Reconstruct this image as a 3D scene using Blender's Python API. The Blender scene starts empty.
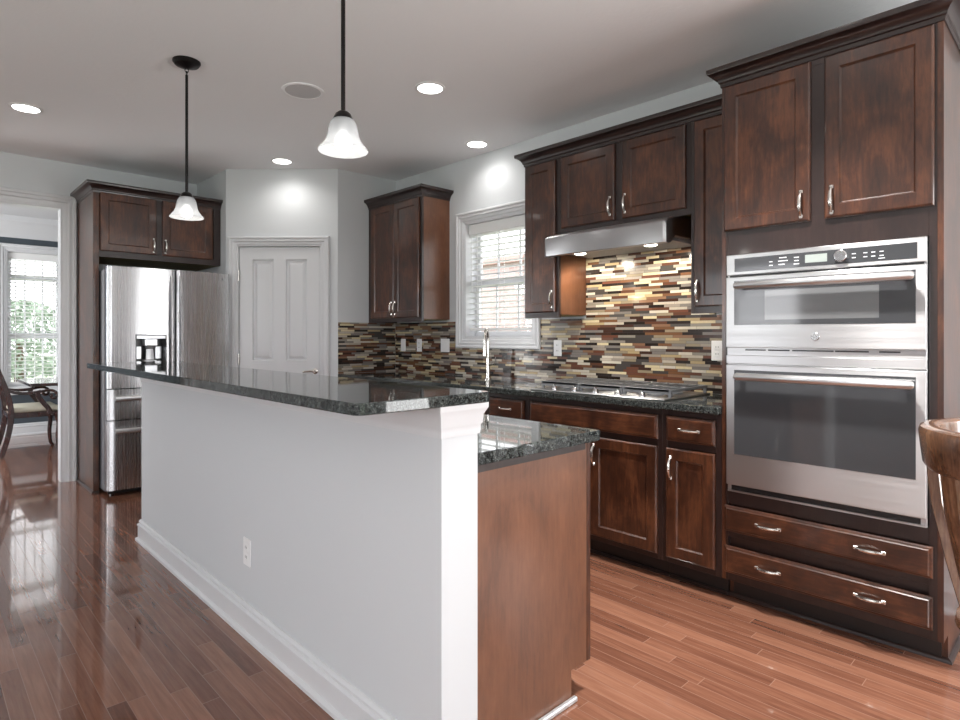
import bpy, bmesh, math, random
from mathutils import Vector, Matrix
random.seed(7)
D = bpy.data
SC = bpy.context.scene
COL = SC.collection
PI = math.pi

# ------------------------------------------------------------------ camera
ca = math.atan2(572, 595)
cam = D.cameras.new('camera'); camo = D.objects.new('camera', cam); COL.objects.link(camo)
camo.location = (0, 0, 1.25); camo.rotation_euler = (PI/2, 0, -ca)
cam.sensor_width = 36; cam.lens = 595/960*36; cam.shift_y = -24/960
cam.clip_start = .02; cam.clip_end = 300
SC.camera = camo
# ------------------------------------------------------------------ world
W = D.worlds.new('sky'); SC.world = W; W.use_nodes = True
wn = W.node_tree; wn.nodes.clear()
wo = wn.nodes.new('ShaderNodeOutputWorld'); wb = wn.nodes.new('ShaderNodeBackground')
wb.inputs[0].default_value = (.95, .96, 1.0, 1); wb.inputs[1].default_value = 4.2
wn.links.new(wb.outputs[0], wo.inputs[0])
# ------------------------------------------------------------------ added area lamps at invented, unseen windows; most tilt up to the ceiling
def area(name, loc, target, sx, sy, watts, col=(1, 1, 1)):
    l = D.lights.new(name, 'AREA'); l.shape = 'RECTANGLE'; l.size = sx; l.size_y = sy; l.energy = watts; l.color = col
    o = D.objects.new(name, l); COL.objects.link(o); o.location = loc
    o.rotation_euler = (Vector(target)-Vector(loc)).to_track_quat('-Z', 'Y').to_euler()
    return o
for px_, sx_, pw_ in ((-1.95, 1.7, 48), (.2, 1.7, 40)):
    area('added_fill_back', (px_, -3.16, 1.3), (px_, -1.9, 3.4), sx_, 2.1, pw_*.62, (.97, .985, 1))
area('added_fill_side', (-3.16, -.4, 1.45), (-1.9, -.4, 3.6), 2.2, 1.7, 50, (.97, .99, 1))
area('added_fill_side_far', (-3.16, 3.7, 1.45), (-1.9, 3.7, 3.6), 1.8, 1.7, 18, (.97, .99, 1))
area('added_fill_nook', (3.30, -1.3, 1.3), (2.1, .7, .7), 1.6, 1.8, 98, (.98, .985, .98))
area('added_fill_dining', (-1.57, 7.8, 1.5), (1.6, 8.0, 1.6), 1.5, 1.6, 90, (.97, .99, 1))
# ------------------------------------------------------------------ exposure
SC.view_settings.view_transform = 'Standard'; SC.view_settings.look = 'None'
SC.view_settings.exposure = 0.22; SC.view_settings.gamma = 1.0; SC.view_settings.use_curve_mapping = False
try:
    SC.cycles.use_denoising = True; SC.cycles.max_bounces = 10; SC.cycles.diffuse_bounces = 6
    SC.cycles.transparent_max_bounces = 24; SC.cycles.sample_clamp_indirect = 6
except Exception: pass

# ================================================================== materials
def newmat(name):
    m = D.materials.new(name); m.use_nodes = True; nt = m.node_tree; nt.nodes.clear()
    out = nt.nodes.new('ShaderNodeOutputMaterial'); return m, nt, out
class N:
    """tiny node helper"""
    def __init__(s, nt): s.nt = nt
    def n(s, t, **k):
        x = s.nt.nodes.new(t)
        for a, b in k.items(): setattr(x, a, b)
        return x
    def l(s, a, b): s.nt.links.new(a, b)
    def val(s, sock, v):
        if hasattr(v, 'node'): s.l(v, sock)
        else: sock.default_value = v
    def math(s, op, a, b=0.0, c=None):
        x = s.n('ShaderNodeMath', operation=op); s.val(x.inputs[0], a); s.val(x.inputs[1], b)
        if c is not None: s.val(x.inputs[2], c)
        return x.outputs[0]
    def coord(s, scale=(1, 1, 1), rnd=0.0, rot=(0, 0, 0)):
        t = s.n('ShaderNodeTexCoord'); m = s.n('ShaderNodeMapping'); m.inputs['Scale'].default_value = scale
        m.inputs['Rotation'].default_value = rot
        v = t.outputs['Object']
        if rnd:
            oi = s.n('ShaderNodeObjectInfo'); mul = s.math('MULTIPLY', oi.outputs['Random'], rnd)
            add = s.n('ShaderNodeVectorMath', operation='ADD'); s.l(v, add.inputs[0])
            cb = s.n('ShaderNodeCombineXYZ')
            for i in range(3): s.l(mul, cb.inputs[i])
            s.l(cb.outputs[0], add.inputs[1]); v = add.outputs[0]
        s.l(v, m.inputs['Vector']); return m.outputs[0]
    def noise(s, vec, scale, detail=3, rough=.55, dist=0):
        x = s.n('ShaderNodeTexNoise'); s.l(vec, x.inputs['Vector']); x.inputs['Scale'].default_value = scale
        x.inputs['Detail'].default_value = detail; x.inputs['Roughness'].default_value = rough; x.inputs['Distortion'].default_value = dist
        return x.outputs['Fac']
    def ramp(s, fac, stops, interp='LINEAR'):
        x = s.n('ShaderNodeValToRGB'); s.l(fac, x.inputs[0]); r = x.color_ramp; r.interpolation = interp
        while len(r.elements) < len(stops): r.elements.new(.5)
        for e, (p, c) in zip(r.elements, stops): e.position = p; e.color = (*c, 1)
        return x.outputs[0]
    def mix(s, fac, a, b, mode='MIX'):
        x = s.n('ShaderNodeMix', data_type='RGBA', blend_type=mode)
        s.val(x.inputs[0], fac)
        for i, v in ((6, a), (7, b)):
            if hasattr(v, 'node'): s.l(v, x.inputs[i])
            else: x.inputs[i].default_value = (*v, 1)
        return x.outputs[2]
    def bump(s, h, strength, dist=.001):
        x = s.n('ShaderNodeBump'); x.inputs['Strength'].default_value = strength; x.inputs['Distance'].default_value = dist
        s.l(h, x.inputs['Height']); return x.outputs[0]
def principled(name, color=(.8, .8, .8), rough=.5, metal=0, coat=0, coatr=.1, spec=.5, emit=None, estr=0):
    m, nt, out = newmat(name); h = N(nt); p = h.n('ShaderNodeBsdfPrincipled')
    p.inputs['Base Color'].default_value = (*color, 1); p.inputs['Roughness'].default_value = rough
    p.inputs['Metallic'].default_value = metal; p.inputs['Coat Weight'].default_value = coat; p.inputs['Coat Roughness'].default_value = coatr
    p.inputs['Specular IOR Level'].default_value = spec
    if emit: p.inputs['Emission Color'].default_value = (*emit, 1); p.inputs['Emission Strength'].default_value = estr
    h.l(p.outputs[0], out.inputs[0]); return m, h, p
def wood(name, dark, mid, light, horiz=None, rough=.3, coat=.5, coatr=.08, mot=1.0):
    m, h, p = principled(name, rough=rough, coat=coat, coatr=coatr)
    sc = {None: (16, 16, 2.2), 'y': (16, 2.2, 16), 'x': (2.2, 16, 16)}[horiz]
    v = h.coord(sc, 7.3); v2 = h.coord((1, 1, .6) if horiz is None else (1, 1, 1), 7.3)
    g = h.noise(v, 4.5, 5, .62, .4); b = h.noise(v2, 6.5*mot, 5, .62, .5)
    f = h.math('ADD', h.math('MULTIPLY', g, .38), h.math('MULTIPLY', b, .62))
    c = h.ramp(f, [(.36, dark), (.5, mid), (.66, light)])
    h.l(c, p.inputs['Base Color'])
    h.l(h.bump(g, .05), p.inputs['Normal'])
    return m
M = {}
cd, cm, cl = (.021, .0078, .0045), (.055, .018, .0085), (.135, .047, .020)
M['wood'] = wood('espresso_cherry_upright', cd, cm, cl)
M['wood_y'] = wood('espresso_cherry_along', cd, cm, cl, 'y')
M['wood_x'] = wood('espresso_cherry_across', cd, cm, cl, 'x')
M['panel'] = wood('cherry_panel_lit_tone', (.095, .036, .017), (.135, .052, .024), (.178, .071, .034), rough=.36, coat=.35, coatr=.2, mot=.8)  # same finish as the doors, colour lightened to stand for light falling on it
M['frame'] = wood('espresso_face_frame', (.014, .007, .006), (.021, .010, .0085), (.032, .016, .013), rough=.34, coat=.25)
M['toe'] = principled('black_toe_board', (.012, .010, .010), .35)[0]
M['ply'] = principled('raw_cabinet_underside', (.20, .15, .055), .6)[0]
M['mahog'] = wood('mahogany_dining', (.018, .006, .005), (.035, .010, .008), (.07, .022, .016), rough=.25)
M['stoolwood'] = wood('worn_brown_stool_wood', (.05, .022, .012), (.14, .066, .034), (.30, .16, .085), rough=.25, coat=.6, coatr=.05)
M['paint'] = principled('wall_paint', (.595, .612, .628), .6)[0]
def _p():
    m, h, p = principled('ceiling_paint', (.88, .885, .90), .8)
    v = h.coord((1, 1, 1)); a = h.noise(v, 45, 4, .6); h.l(h.bump(a, .35, .004), p.inputs['Normal']); return m
M['ceil'] = _p()
M['trim'] = principled('white_trim_gloss', (.655, .66, .675), .3)[0]
M['door'] = principled('white_door_paint', (.61, .615, .63), .35)[0]
M['slate'] = principled('slate_blue_paint', (.055, .07, .085), .55)[0]
M['dark_metal'] = principled('bronze_metal', (.02, .018, .018), .35, .8)[0]
M['nickel'] = principled('satin_nickel', (.72, .69, .65), .22, 1)[0]
M['black'] = principled('black_plastic', (.012, .012, .013), .3)[0]
M['grey_pl'] = principled('grey_plastic', (.22, .23, .24), .4)[0]
M['silver_pl'] = principled('silver_plastic_and_sheen', (.62, .63, .65), .28, .6)[0]
M['white_pl'] = principled('white_plastic', (.80, .80, .80), .3)[0]
M['fabric'] = principled('seat_cream', (.55, .52, .42), .85)[0]
M['enamel'] = principled('grate_iron', (.17, .175, .185), .32, .4)[0]
M['blind'] = principled('white_blind', (.83, .83, .82), .4)[0]
M['print'] = principled('panel_print', (.75, .77, .80), .5)[0]
def _steel(name, axis, base=(.55, .55, .56), r=.22):
    m, h, p = principled(name, base, r, 1)
    sc = {'z': (260, 260, .8), 'y': (260, .8, 260), 'x': (.8, 260, 260)}[axis]
    v = h.coord(sc); g = h.noise(v, 1.0, 2, .5)
    h.l(h.math('ADD', h.math('MULTIPLY', g, .16), r-.08), p.inputs['Roughness'])
    tn = h.n('ShaderNodeTangent', direction_type='RADIAL', axis='Z'); h.l(tn.outputs[0], p.inputs['Tangent'])
    p.inputs['Anisotropic'].default_value = .85; p.inputs['Anisotropic Rotation'].default_value = .25
    h.l(h.bump(g, .04, .0005), p.inputs['Normal']); return m
M['steel_y'] = _steel('brushed_steel_along', 'y', (.62, .62, .63), .34)
M['steel_z'] = _steel('brushed_steel_upright', 'z', (.60, .60, .615), .26)
M['steel_hood'] = _steel('brushed_steel_hood', 'y', (.50, .50, .51), .34)
M['steel_r'] = principled('satin_steel', (.68, .68, .69), .34, 1)[0]
M['steel_p'] = principled('polished_steel', (.74, .74, .75), .12, 1)[0]
M['fridge_side'] = principled('fridge_side_grey', (.16, .16, .17), .45, .2)[0]
M['oglass'] = principled('oven_black_glass', (.055, .057, .062), .06, 0, spec=.7)[0]
M['oglass2'] = principled('oven_inner_window', (.16, .165, .17), .08, 0, spec=.8)[0]
M['lcd'] = principled('display_grey', (.34, .38, .36), .2)[0]
def _granite():
    m, h, p = principled('black_granite', rough=.035)
    v = h.coord((1, 1, 1)); a = h.noise(v, 260, 5, .75); b = h.noise(v, 90, 4, .65)
    f = h.math('ADD', h.math('MULTIPLY', a, .6), h.math('MULTIPLY', b, .4))
    c = h.ramp(f, [(.42, (.007, .008, .009)), (.50, (.026, .030, .029)), (.59, (.105, .118, .113)), (.70, (.40, .42, .40))])
    h.l(c, p.inputs['Base Color']); return m
M['granite'] = _granite()
def _floor():
    m, h, p = principled('hardwood_planks', rough=.2, coat=.8, coatr=.05, spec=.15)
    t = h.n('ShaderNodeTexCoord'); s = h.n('ShaderNodeSeparateXYZ'); h.l(t.outputs['Object'], s.inputs[0])
    wd, ln = .060, .95
    px = h.math('DIVIDE', s.outputs[0], wd); row = h.math('FLOOR', px); fx = h.math('SUBTRACT', px, row)
    wn1 = h.n('ShaderNodeTexWhiteNoise', noise_dimensions='1D'); h.l(row, wn1.inputs['W'])
    off = h.math('MULTIPLY', wn1.outputs['Value'], 7.0)
    py = h.math('ADD', h.math('DIVIDE', s.outputs[1], ln), off); cel = h.math('FLOOR', py); fy = h.math('SUBTRACT', py, cel)
    cb = h.n('ShaderNodeCombineXYZ'); h.l(row, cb.inputs[0]); h.l(cel, cb.inputs[1])
    wn2 = h.n('ShaderNodeTexWhiteNoise', noise_dimensions='2D'); h.l(cb.outputs[0], wn2.inputs['Vector'])
    # grain
    cv = h.n('ShaderNodeCombineXYZ'); h.l(h.math('ADD', h.math('MULTIPLY', s.outputs[0], 26), h.math('MULTIPLY', wn2.outputs['Value'], 50)), cv.inputs[0])
    h.l(h.math('MULTIPLY', s.outputs[1], 1.6), cv.inputs[1]); h.l(h.math('MULTIPLY', wn2.outputs['Value'], 30), cv.inputs[2])
    g = h.noise(cv.outputs[0], 2.2, 5, .65, .6)
    f = h.math('ADD', h.math('MULTIPLY', g, .66), h.math('MULTIPLY', wn2.outputs['Value'], .34))
    c = h.ramp(f, [(.22, (.095, .037, .023)), (.42, (.165, .068, .041)), (.62, (.235, .104, .064)), (.85, (.32, .158, .10))])
    gx = h.math('MINIMUM', fx, h.math('SUBTRACT', 1.0, fx)); gy = h.math('MINIMUM', fy, h.math('SUBTRACT', 1.0, fy))
    gap = h.math('MINIMUM', h.math('DIVIDE', gx, .030), h.math('DIVIDE', gy, .0022)); gap = h.math('MINIMUM', gap, 1.0)
    c2 = h.mix(gap, (.30, .175, .13), c)  # joint lines painted light, standing for reflection on the bevelled edges
    h.l(c2, p.inputs['Base Color']); h.l(h.bump(gap, .35, .0012), p.inputs['Normal']); return m
M['floor'] = _floor()
def _tile(name, axis):
    m, h, p = principled(name, rough=.14, spec=.32)
    t = h.n('ShaderNodeTexCoord'); s = h.n('ShaderNodeSeparateXYZ'); h.l(t.outputs['Object'], s.inputs[0])
    hh = .0172; u = s.outputs[{'x': 0, 'y': 1}[axis]]
    pz = h.math('DIVIDE', s.outputs[2], hh); row = h.math('FLOOR', pz); fz = h.math('SUBTRACT', pz, row)
    w1 = h.n('ShaderNodeTexWhiteNoise', noise_dimensions='1D'); h.l(row, w1.inputs['W'])
    sepc = h.n('ShaderNodeSeparateColor'); h.l(w1.outputs['Color'], sepc.inputs[0])
    ln = h.math('ADD', h.math('MULTIPLY', sepc.outputs[0], .07), .085)
    pu = h.math('ADD', h.math('DIVIDE', u, ln), h.math('MULTIPLY', sepc.outputs[1], 40)); cel = h.math('FLOOR', pu); fu = h.math('SUBTRACT', pu, cel)
    cb = h.n('ShaderNodeCombineXYZ'); h.l(row, cb.inputs[0]); h.l(cel, cb.inputs[1])
    w2 = h.n('ShaderNodeTexWhiteNoise', noise_dimensions='2D'); h.l(cb.outputs[0], w2.inputs['Vector'])
    pal = [(.010, .006, .005), (.24, .22, .19), (.040, .014, .008), (.42, .32, .18), (.10, .036, .018), (.19, .17, .16), (.62, .52, .33), (.16, .07, .03), (.30, .26, .22), (.014, .009, .008),
           (.46, .41, .34), (.13, .046, .026), (.27, .22, .15), (.58, .53, .44), (.05, .045, .043), (.22, .12, .07)]
    c = h.ramp(w2.outputs['Value'], [(i/len(pal), q) for i, q in enumerate(pal)], 'CONSTANT')
    v = h.coord((1, 1, 1)); nz = h.noise(v, 70, 3, .6)
    c = h.mix(h.math('MULTIPLY', nz, .55), c, h.mix(.5, c, (.06, .045, .035)))
    gz = h.math('MINIMUM', fz, h.math('SUBTRACT', 1.0, fz)); gu = h.math('MINIMUM', fu, h.math('SUBTRACT', 1.0, fu))
    gap = h.math('MINIMUM', h.math('MINIMUM', h.math('DIVIDE', gz, .06), h.math('DIVIDE', h.math('MULTIPLY', gu, ln), .0011)), 1.0)
    c2 = h.mix(gap, (.05, .042, .036), c); h.l(c2, p.inputs['Base Color'])
    w3 = h.math('MULTIPLY', w2.outputs['Value'], 9.7); fr = h.math('FRACT', w3)
    h.l(h.math('ADD', h.math('MULTIPLY', fr, .22), .07), p.inputs['Roughness'])
    h.l(h.bump(h.math('ADD', gap, h.math('MULTIPLY', fr, 1.2)), .35, .0015), p.inputs['Normal']); return m
M['tile_y'] = _tile('mosaic_strip_tile_along', 'y'); M['tile_x'] = _tile('mosaic_strip_tile_across', 'x')
def _brick(name):
    m, h, p = principled(name, rough=.9)
    b = h.n('ShaderNodeTexBrick'); v = h.coord((1, 1, 1), 0, (0, PI/2, 0))
    t = h.n('ShaderNodeTexCoord'); s = h.n('ShaderNodeSeparateXYZ'); h.l(t.outputs['Object'], s.inputs[0])
    cb = h.n('ShaderNodeCombineXYZ'); h.l(s.outputs[1], cb.inputs[0]); h.l(s.outputs[2], cb.inputs[1]); h.l(cb.outputs[0], b.inputs['Vector'])
    b.inputs['Scale'].default_value = 1; b.inputs['Brick Width'].default_value = .21; b.inputs['Row Height'].default_value = .07; b.inputs['Mortar Size'].default_value = .007
    b.inputs['Color1'].default_value = (.43, .29, .27, 1); b.inputs['Color2'].default_value = (.50, .37, .345, 1); b.inputs['Mortar'].default_value = (.55, .50, .48, 1)
    h.l(b.outputs[0], p.inputs['Base Color']); return m
M['brick'] = _brick('red_brick'); M['roof'] = principled('clay_roof', (.46, .31, .28), .8)[0]
def _grass():
    m, h, p = principled('lawn_grass', rough=.9); v = h.coord((1, 1, 1)); a = h.noise(v, 3, 4)
    h.l(h.ramp(a, [(.3, (.20, .25, .16)), (.7, (.27, .32, .22))]), p.inputs['Base Color']); return m
M['grass'] = _grass()
def _leaf():
    m, h, p = principled('tree_leaf', rough=.7); v = h.coord((1, 1, 1)); a = h.noise(v, 6, 4)
    h.l(h.ramp(a, [(.35, (.22, .29, .21)), (.65, (.30, .38, .29))]), p.inputs['Base Color']); return m
M['leaf'] = _leaf(); M['bark'] = principled('bark', (.12, .08, .05), .9)[0]
def _glass(name, gl=.06):
    m, nt, out = newmat(name); h = N(nt); tr = h.n('ShaderNodeBsdfTransparent'); g = h.n('ShaderNodeBsdfGlossy'); g.inputs['Roughness'].default_value = .01
    ge = h.n('ShaderNodeNewGeometry'); dp = h.n('ShaderNodeVectorMath', operation='DOT_PRODUCT'); h.l(ge.outputs['Incoming'], dp.inputs[0]); h.l(ge.outputs['Normal'], dp.inputs[1])
    cs = h.math('SUBTRACT', 1.0, h.math('ABSOLUTE', dp.outputs['Value'])); fr = h.math('ADD', .03, h.math('MULTIPLY', h.math('POWER', cs, 5.0), .9)); mx = h.n('ShaderNodeMixShader'); h.l(fr, mx.inputs[0])
    h.l(tr.outputs[0], mx.inputs[1]); h.l(g.outputs[0], mx.inputs[2]); h.l(mx.outputs[0], out.inputs[0]); return m
M['glass'] = _glass('window_glass')
def _shade():
    m, nt, out = newmat('frosted_shade_glass'); h = N(nt)
    tl = h.n('ShaderNodeBsdfTranslucent'); tl.inputs[0].default_value = (.52, .53, .54, 1)
    tr = h.n('ShaderNodeBsdfTransparent'); tr.inputs[0].default_value = (.95, .96, .97, 1)
    gl = h.n('ShaderNodeBsdfDiffuse'); gl.inputs[0].default_value = (.70, .71, .72, 1)
    a = h.n('ShaderNodeMixShader'); a.inputs[0].default_value = .5; h.l(tl.outputs[0], a.inputs[1]); h.l(gl.outputs[0], a.inputs[2])
    b = h.n('ShaderNodeMixShader'); b.inputs[0].default_value = .45; h.l(a.outputs[0], b.inputs[1]); h.l(tr.outputs[0], b.inputs[2])
    h.l(b.outputs[0], out.inputs[0]); return m
M['shade'] = _shade()
def emis(name, col, s):
    m, nt, out = newmat(name); h = N(nt); e = h.n('ShaderNodeEmission'); e.inputs[0].default_value = (*col, 1); e.inputs[1].default_value = s
    h.l(e.outputs[0], out.inputs[0]); return m
M['lamp'] = emis('recessed_lens_lit', (1, .98, .95), 9); M['bulb'] = emis('bulb_lit', (1, .97, .93), 3.4); M['hoodlamp'] = emis('hood_lamp_lit', (1, .93, .8), 14)

# ================================================================== mesh helpers
class Fr:
    """a local frame: u along the face, n out of the face, z up"""
    def __init__(s, o, u, n): s.o = Vector((o[0], o[1], o[2] if len(o) > 2 else 0)); s.u = Vector((*u, 0)); s.n = Vector((*n, 0))
    def __call__(s, u, n, z): return s.o+s.u*u+s.n*n+Vector((0, 0, z))
WORLD = Fr((0, 0, 0), (1, 0), (0, 1))
class MB:
    def __init__(s): s.b = bmesh.new()
    def _merge(s, t):
        bmesh.ops.recalc_face_normals(t, faces=t.faces)
        m = D.meshes.new('tmp'); t.to_mesh(m); t.free(); s.b.from_mesh(m); D.meshes.remove(m)
    def box(s, a0, a1, b0, b1, c0, c1, bev=.0012, fr=WORLD, seg=1):
        t = bmesh.new(); vs = [t.verts.new(fr(a, b, c)) for a in (a0, a1) for b in (b0, b1) for c in (c0, c1)]
        for f in ((0, 1, 3, 2), (4, 6, 7, 5), (0, 4, 5, 1), (2, 3, 7, 6), (0, 2, 6, 4), (1, 5, 7, 3)): t.faces.new([vs[i] for i in f])
        if bev: bmesh.ops.bevel(t, geom=list(t.edges), offset=min(bev, .45*min(abs(a1-a0), abs(b1-b0), abs(c1-c0))), segments=seg, profile=.5, affect='EDGES', clamp_overlap=True)
        s._merge(t); return s
    def rings(s, R, cap0=True, cap1=True, closed=False, wrap=True):
        t = bmesh.new(); VV = [[t.verts.new(p) for p in r] for r in R]; n = len(R[0])
        prs = list(zip(VV, VV[1:]))+([(VV[-1], VV[0])] if closed else [])
        for a, b in prs:
            for i in range(n if wrap else n-1):
                j = (i+1) % n
                try: t.faces.new((a[i], a[j], b[j], b[i]))
                except ValueError: pass
        if not closed and wrap:
            if cap0: t.faces.new(VV[0][::-1])
            if cap1: t.faces.new(VV[-1])
        s._merge(t); return s
    def lathe(s, prof, c, seg=24, axis='z', cap0=True, cap1=True):
        R = []
        for r, z in prof:
            ring = []
            for k in range(seg):
                a = 2*PI*k/seg; x, y = max(r, 1e-5)*math.cos(a), max(r, 1e-5)*math.sin(a)
                ring.append(Vector(c)+Vector({'z': (x, y, z), 'x': (z, x, y), 'y': (x, z, y)}[axis]))
            R.append(ring)
        return s.rings(R, cap0, cap1)
    def tube(s, pts, r, seg=8, flat=1.0, up=None):
        pts = [Vector(p) for p in pts]; R = []; nrm = None
        for i, p in enumerate(pts):
            d = (pts[min(i+1, len(pts)-1)]-pts[max(i-1, 0)]).normalized()
            if nrm is None:
                ref = Vector(up) if up else (Vector((0, 0, 1)) if abs(d.z) < .9 else Vector((1, 0, 0)))
                nrm = (ref-d*ref.dot(d)).normalized()
            else: nrm = (nrm-d*nrm.dot(d)).normalized()
            bn = d.cross(nrm); rr = r[i] if isinstance(r, (list, tuple)) else r
            R.append([p+nrm*rr*flat*math.cos(2*PI*k/seg)+bn*rr*math.sin(2*PI*k/seg) for k in range(seg)])
        return s.rings(R)
    def bar(s, pts, w, t_, up):
        """rectangular section w (along 'up') by t_ swept along pts; w,t_ numbers or lists"""
        pts = [Vector(p) for p in pts]; R = []; up = Vector(up)
        for i, p in enumerate(pts):
            d = (pts[min(i+1, len(pts)-1)]-pts[max(i-1, 0)]).normalized()
            n = (up-d*up.dot(d)).normalized(); b = d.cross(n)
            ww = (w[i] if isinstance(w, list) else w)/2; tt = (t_[i] if isinstance(t_, list) else t_)/2; e = .18
            q = [(-1, -1+e), (-1+e, -1), (1-e, -1), (1, -1+e), (1, 1-e), (1-e, 1), (-1+e, 1), (-1, 1-e)]
            R.append([p+n*ww*x+b*tt*y for x, y in q])
        return s.rings(R)
    def prism(s, poly, fr, z0, z1, mode='z'):
        """poly extruded: mode z -> (u,n) outline from z0 to z1; mode u -> (n,z) outline from u=z0 to z1; mode n -> (u,z) outline"""
        def P(a, b, c): return {'z': fr(a, b, c), 'u': fr(c, a, b), 'n': fr(a, c, b)}[mode]
        return s.rings([[P(a, b, z0) for a, b in poly], [P(a, b, z1) for a, b in poly]])
    def sweep(s, prof, path, closed=False):
        """prof: list of (out,z); path: list of (x,y), left-hand... out is to the RIGHT of travel; mitred"""
        n = len(path); R = []
        for i, p in enumerate(path):
            p = Vector(p)
            def nr(a, b): d = (Vector(b)-Vector(a)).normalized(); return Vector((d.y, -d.x))
            ns = []
            if i > 0 or closed: ns.append(nr(path[i-1], path[i]))
            if i < n-1 or closed: ns.append(nr(path[i], path[(i+1) % n]))
            if len(ns) == 2: mt = (ns[0]+ns[1]); mt = mt/ (1+ns[0].dot(ns[1]))
            else: mt = ns[0]
            R.append([Vector((p.x+mt.x*o, p.y+mt.y*o, z)) for o, z in prof])
        return s.rings(R, closed=closed)
    def frame_loft(s, u0, u1, z0, z1, prof, fr, fill=True, back=0.0):
        """rectangular rings: prof list of (inset, n)"""
        R = [[fr(u0+i, n, z0+i), fr(u1-i, n, z0+i), fr(u1-i, n, z1-i), fr(u0+i, n, z1-i)] for i, n in prof]
        return s.rings(R, True, fill)
    def sphere(s, c, r, sx=1, sy=1, sz=1, seg=16):
        t = bmesh.new(); bmesh.ops.create_uvsphere(t, u_segments=seg, v_segments=max(6, seg//2), radius=r)
        for v in t.verts: v.co = Vector((v.co.x*sx+c[0], v.co.y*sy+c[1], v.co.z*sz+c[2]))
        s._merge(t); return s
    def build(s, name, mat, parent=None, smooth=35, loc=None):
        """mesh coordinates are world coordinates; the object's origin is its parent's (or loc)"""
        o0 = Vector((0, 0, 0))
        if parent is not None: o0 = parent['_w'] and Vector(parent['_w'])
        elif loc: o0 = Vector(loc)
        for v in s.b.verts: v.co -= o0
        me = D.meshes.new(name); s.b.to_mesh(me); s.b.free()
        me.materials.append(M[mat])
        me.polygons.foreach_set('use_smooth', [True]*len(me.polygons)); me.set_sharp_from_angle(angle=math.radians(smooth))
        o = D.objects.new(name, me); COL.objects.link(o)
        if parent is not None: o.parent = parent
        elif loc: o.location = loc
        o['_w'] = tuple(o0)
        return o
def tag(o, label, cat, group=None):
    o['label'] = label; o['category'] = cat
    if group: o['group'] = group
    return o
def thing(name, label, cat, loc, group=None):
    o = D.objects.new(name, None); COL.objects.link(o); o.location = loc; o.empty_display_size = .1
    o['_w'] = tuple(loc); return tag(o, label, cat, group)
def struct(name, mb, mat, smooth=35):
    o = mb.build(name, mat, None, smooth); o['kind'] = 'structure'; return o
def text_mb(txt, size, fr, u, n, z, depth=.0006, align='CENTER'):
    """lettering as thin solid mesh standing on a face"""
    c = D.curves.new('t', 'FONT'); c.body = txt; c.size = size; c.align_x = align; c.extrude = depth/2; c.resolution_u = 2
    o = D.objects.new('t', c); COL.objects.link(o); dg = bpy.context.evaluated_depsgraph_get()
    me = D.meshes.new_from_object(o.evaluated_get(dg)); D.objects.remove(o); D.curves.remove(c)
    for v in me.vertices: v.co = fr(u+v.co.x, n+v.co.z, z+v.co.y)
    mb = MB(); mb.b.from_mesh(me); D.meshes.remove(me); return mb

# ================================================================== room shell
ZC = 2.74
XR, YF, YN = 3.39, 6.15, 4.70          # right wall, fridge wall, nook wall
PA, PB = (2.05, 5.41), (2.76, 4.70)    # corners of the angled pantry wall
XL, YB = -3.2, -3.2
def wall_with_hole(name, fr, u0, u1, holes, th=.13, z1=ZC, mat='paint'):
    """holes: list of (u0,u1,z0,z1) sorted along u"""
    m = MB(); u = u0
    for a, b, c, d in holes:
        if a > u: m.box(u, a, -th, 0, 0, z1, 0, fr)
        if c > 0: m.box(a, b, -th, 0, 0, c, 0, fr)
        if d < z1: m.box(a, b, -th, 0, d, z1, 0, fr)
        u = b
    if u < u1: m.box(u, u1, -th, 0, 0, z1, 0, fr)
    return struct(name, m, mat)
FL = MB().box(XL-.2, 3.6, YB-.2, 9.55, -.1, 0, 0); struct('floor', FL, 'floor')
struct('ceiling', MB().box(XL-.2, 3.6, YB-.2, YF+.06, ZC, ZC+.1, 0), 'ceil')
frR = Fr((XR, 0), (0, 1), (-1, 0))      # right wall: u = Y
frF = Fr((0, YF), (1, 0), (0, -1))      # fridge wall: u = X
frN = Fr((0, YN), (1, 0), (0, -1))
s2 = math.sqrt(.5)
frP = Fr(PA, (s2, -s2), (-s2, -s2))     # pantry wall: u = distance from the fridge-side corner
PLEN = (PB[0]-PA[0])/s2
frB = Fr((0, YB), (1, 0), (0, 1)); frL = Fr((XL, 0), (0, 1), (1, 0))
WK = (2.955, 3.715, 1.235, 2.20)        # kitchen window opening
wall_with_hole('wall_right', frR, YB, YN+.13, [(-2.1, -.5, .35, 2.2), WK], .16)
DOW = (-.5, .941, 0, 2.338)
wall_with_hole('wall_fridge', frF, XL, 2.05, [DOW], .12)
PD = (.113, .846, 0, 2.05)
wall_with_hole('wall_pantry', frP, 0, PLEN, [PD], .1)
struct('wall_fridge_side', MB().box(2.05, 2.15, PA[1]+.001, YF, 0, ZC, 0), 'paint')
struct('wall_nook', MB().box(PB[0]+.001, XR, YN, YN+.1, 0, ZC, 0), 'paint')
BW = [(-2.8, -1.1, .2, 2.4), (-.65, 1.05, .2, 2.4), (2.50, 2.98, .2, 2.4)]; LW = [(-1.5, .7, .6, 2.3), (2.8, 4.6, .6, 2.3)]  # invented openings out of view; the narrow one puts a streak on the fridge
wall_with_hole('wall_back', frB, XL, XR, BW, .14)
wall_with_hole('wall_left', frL, YB, YF, LW, .14)
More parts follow.
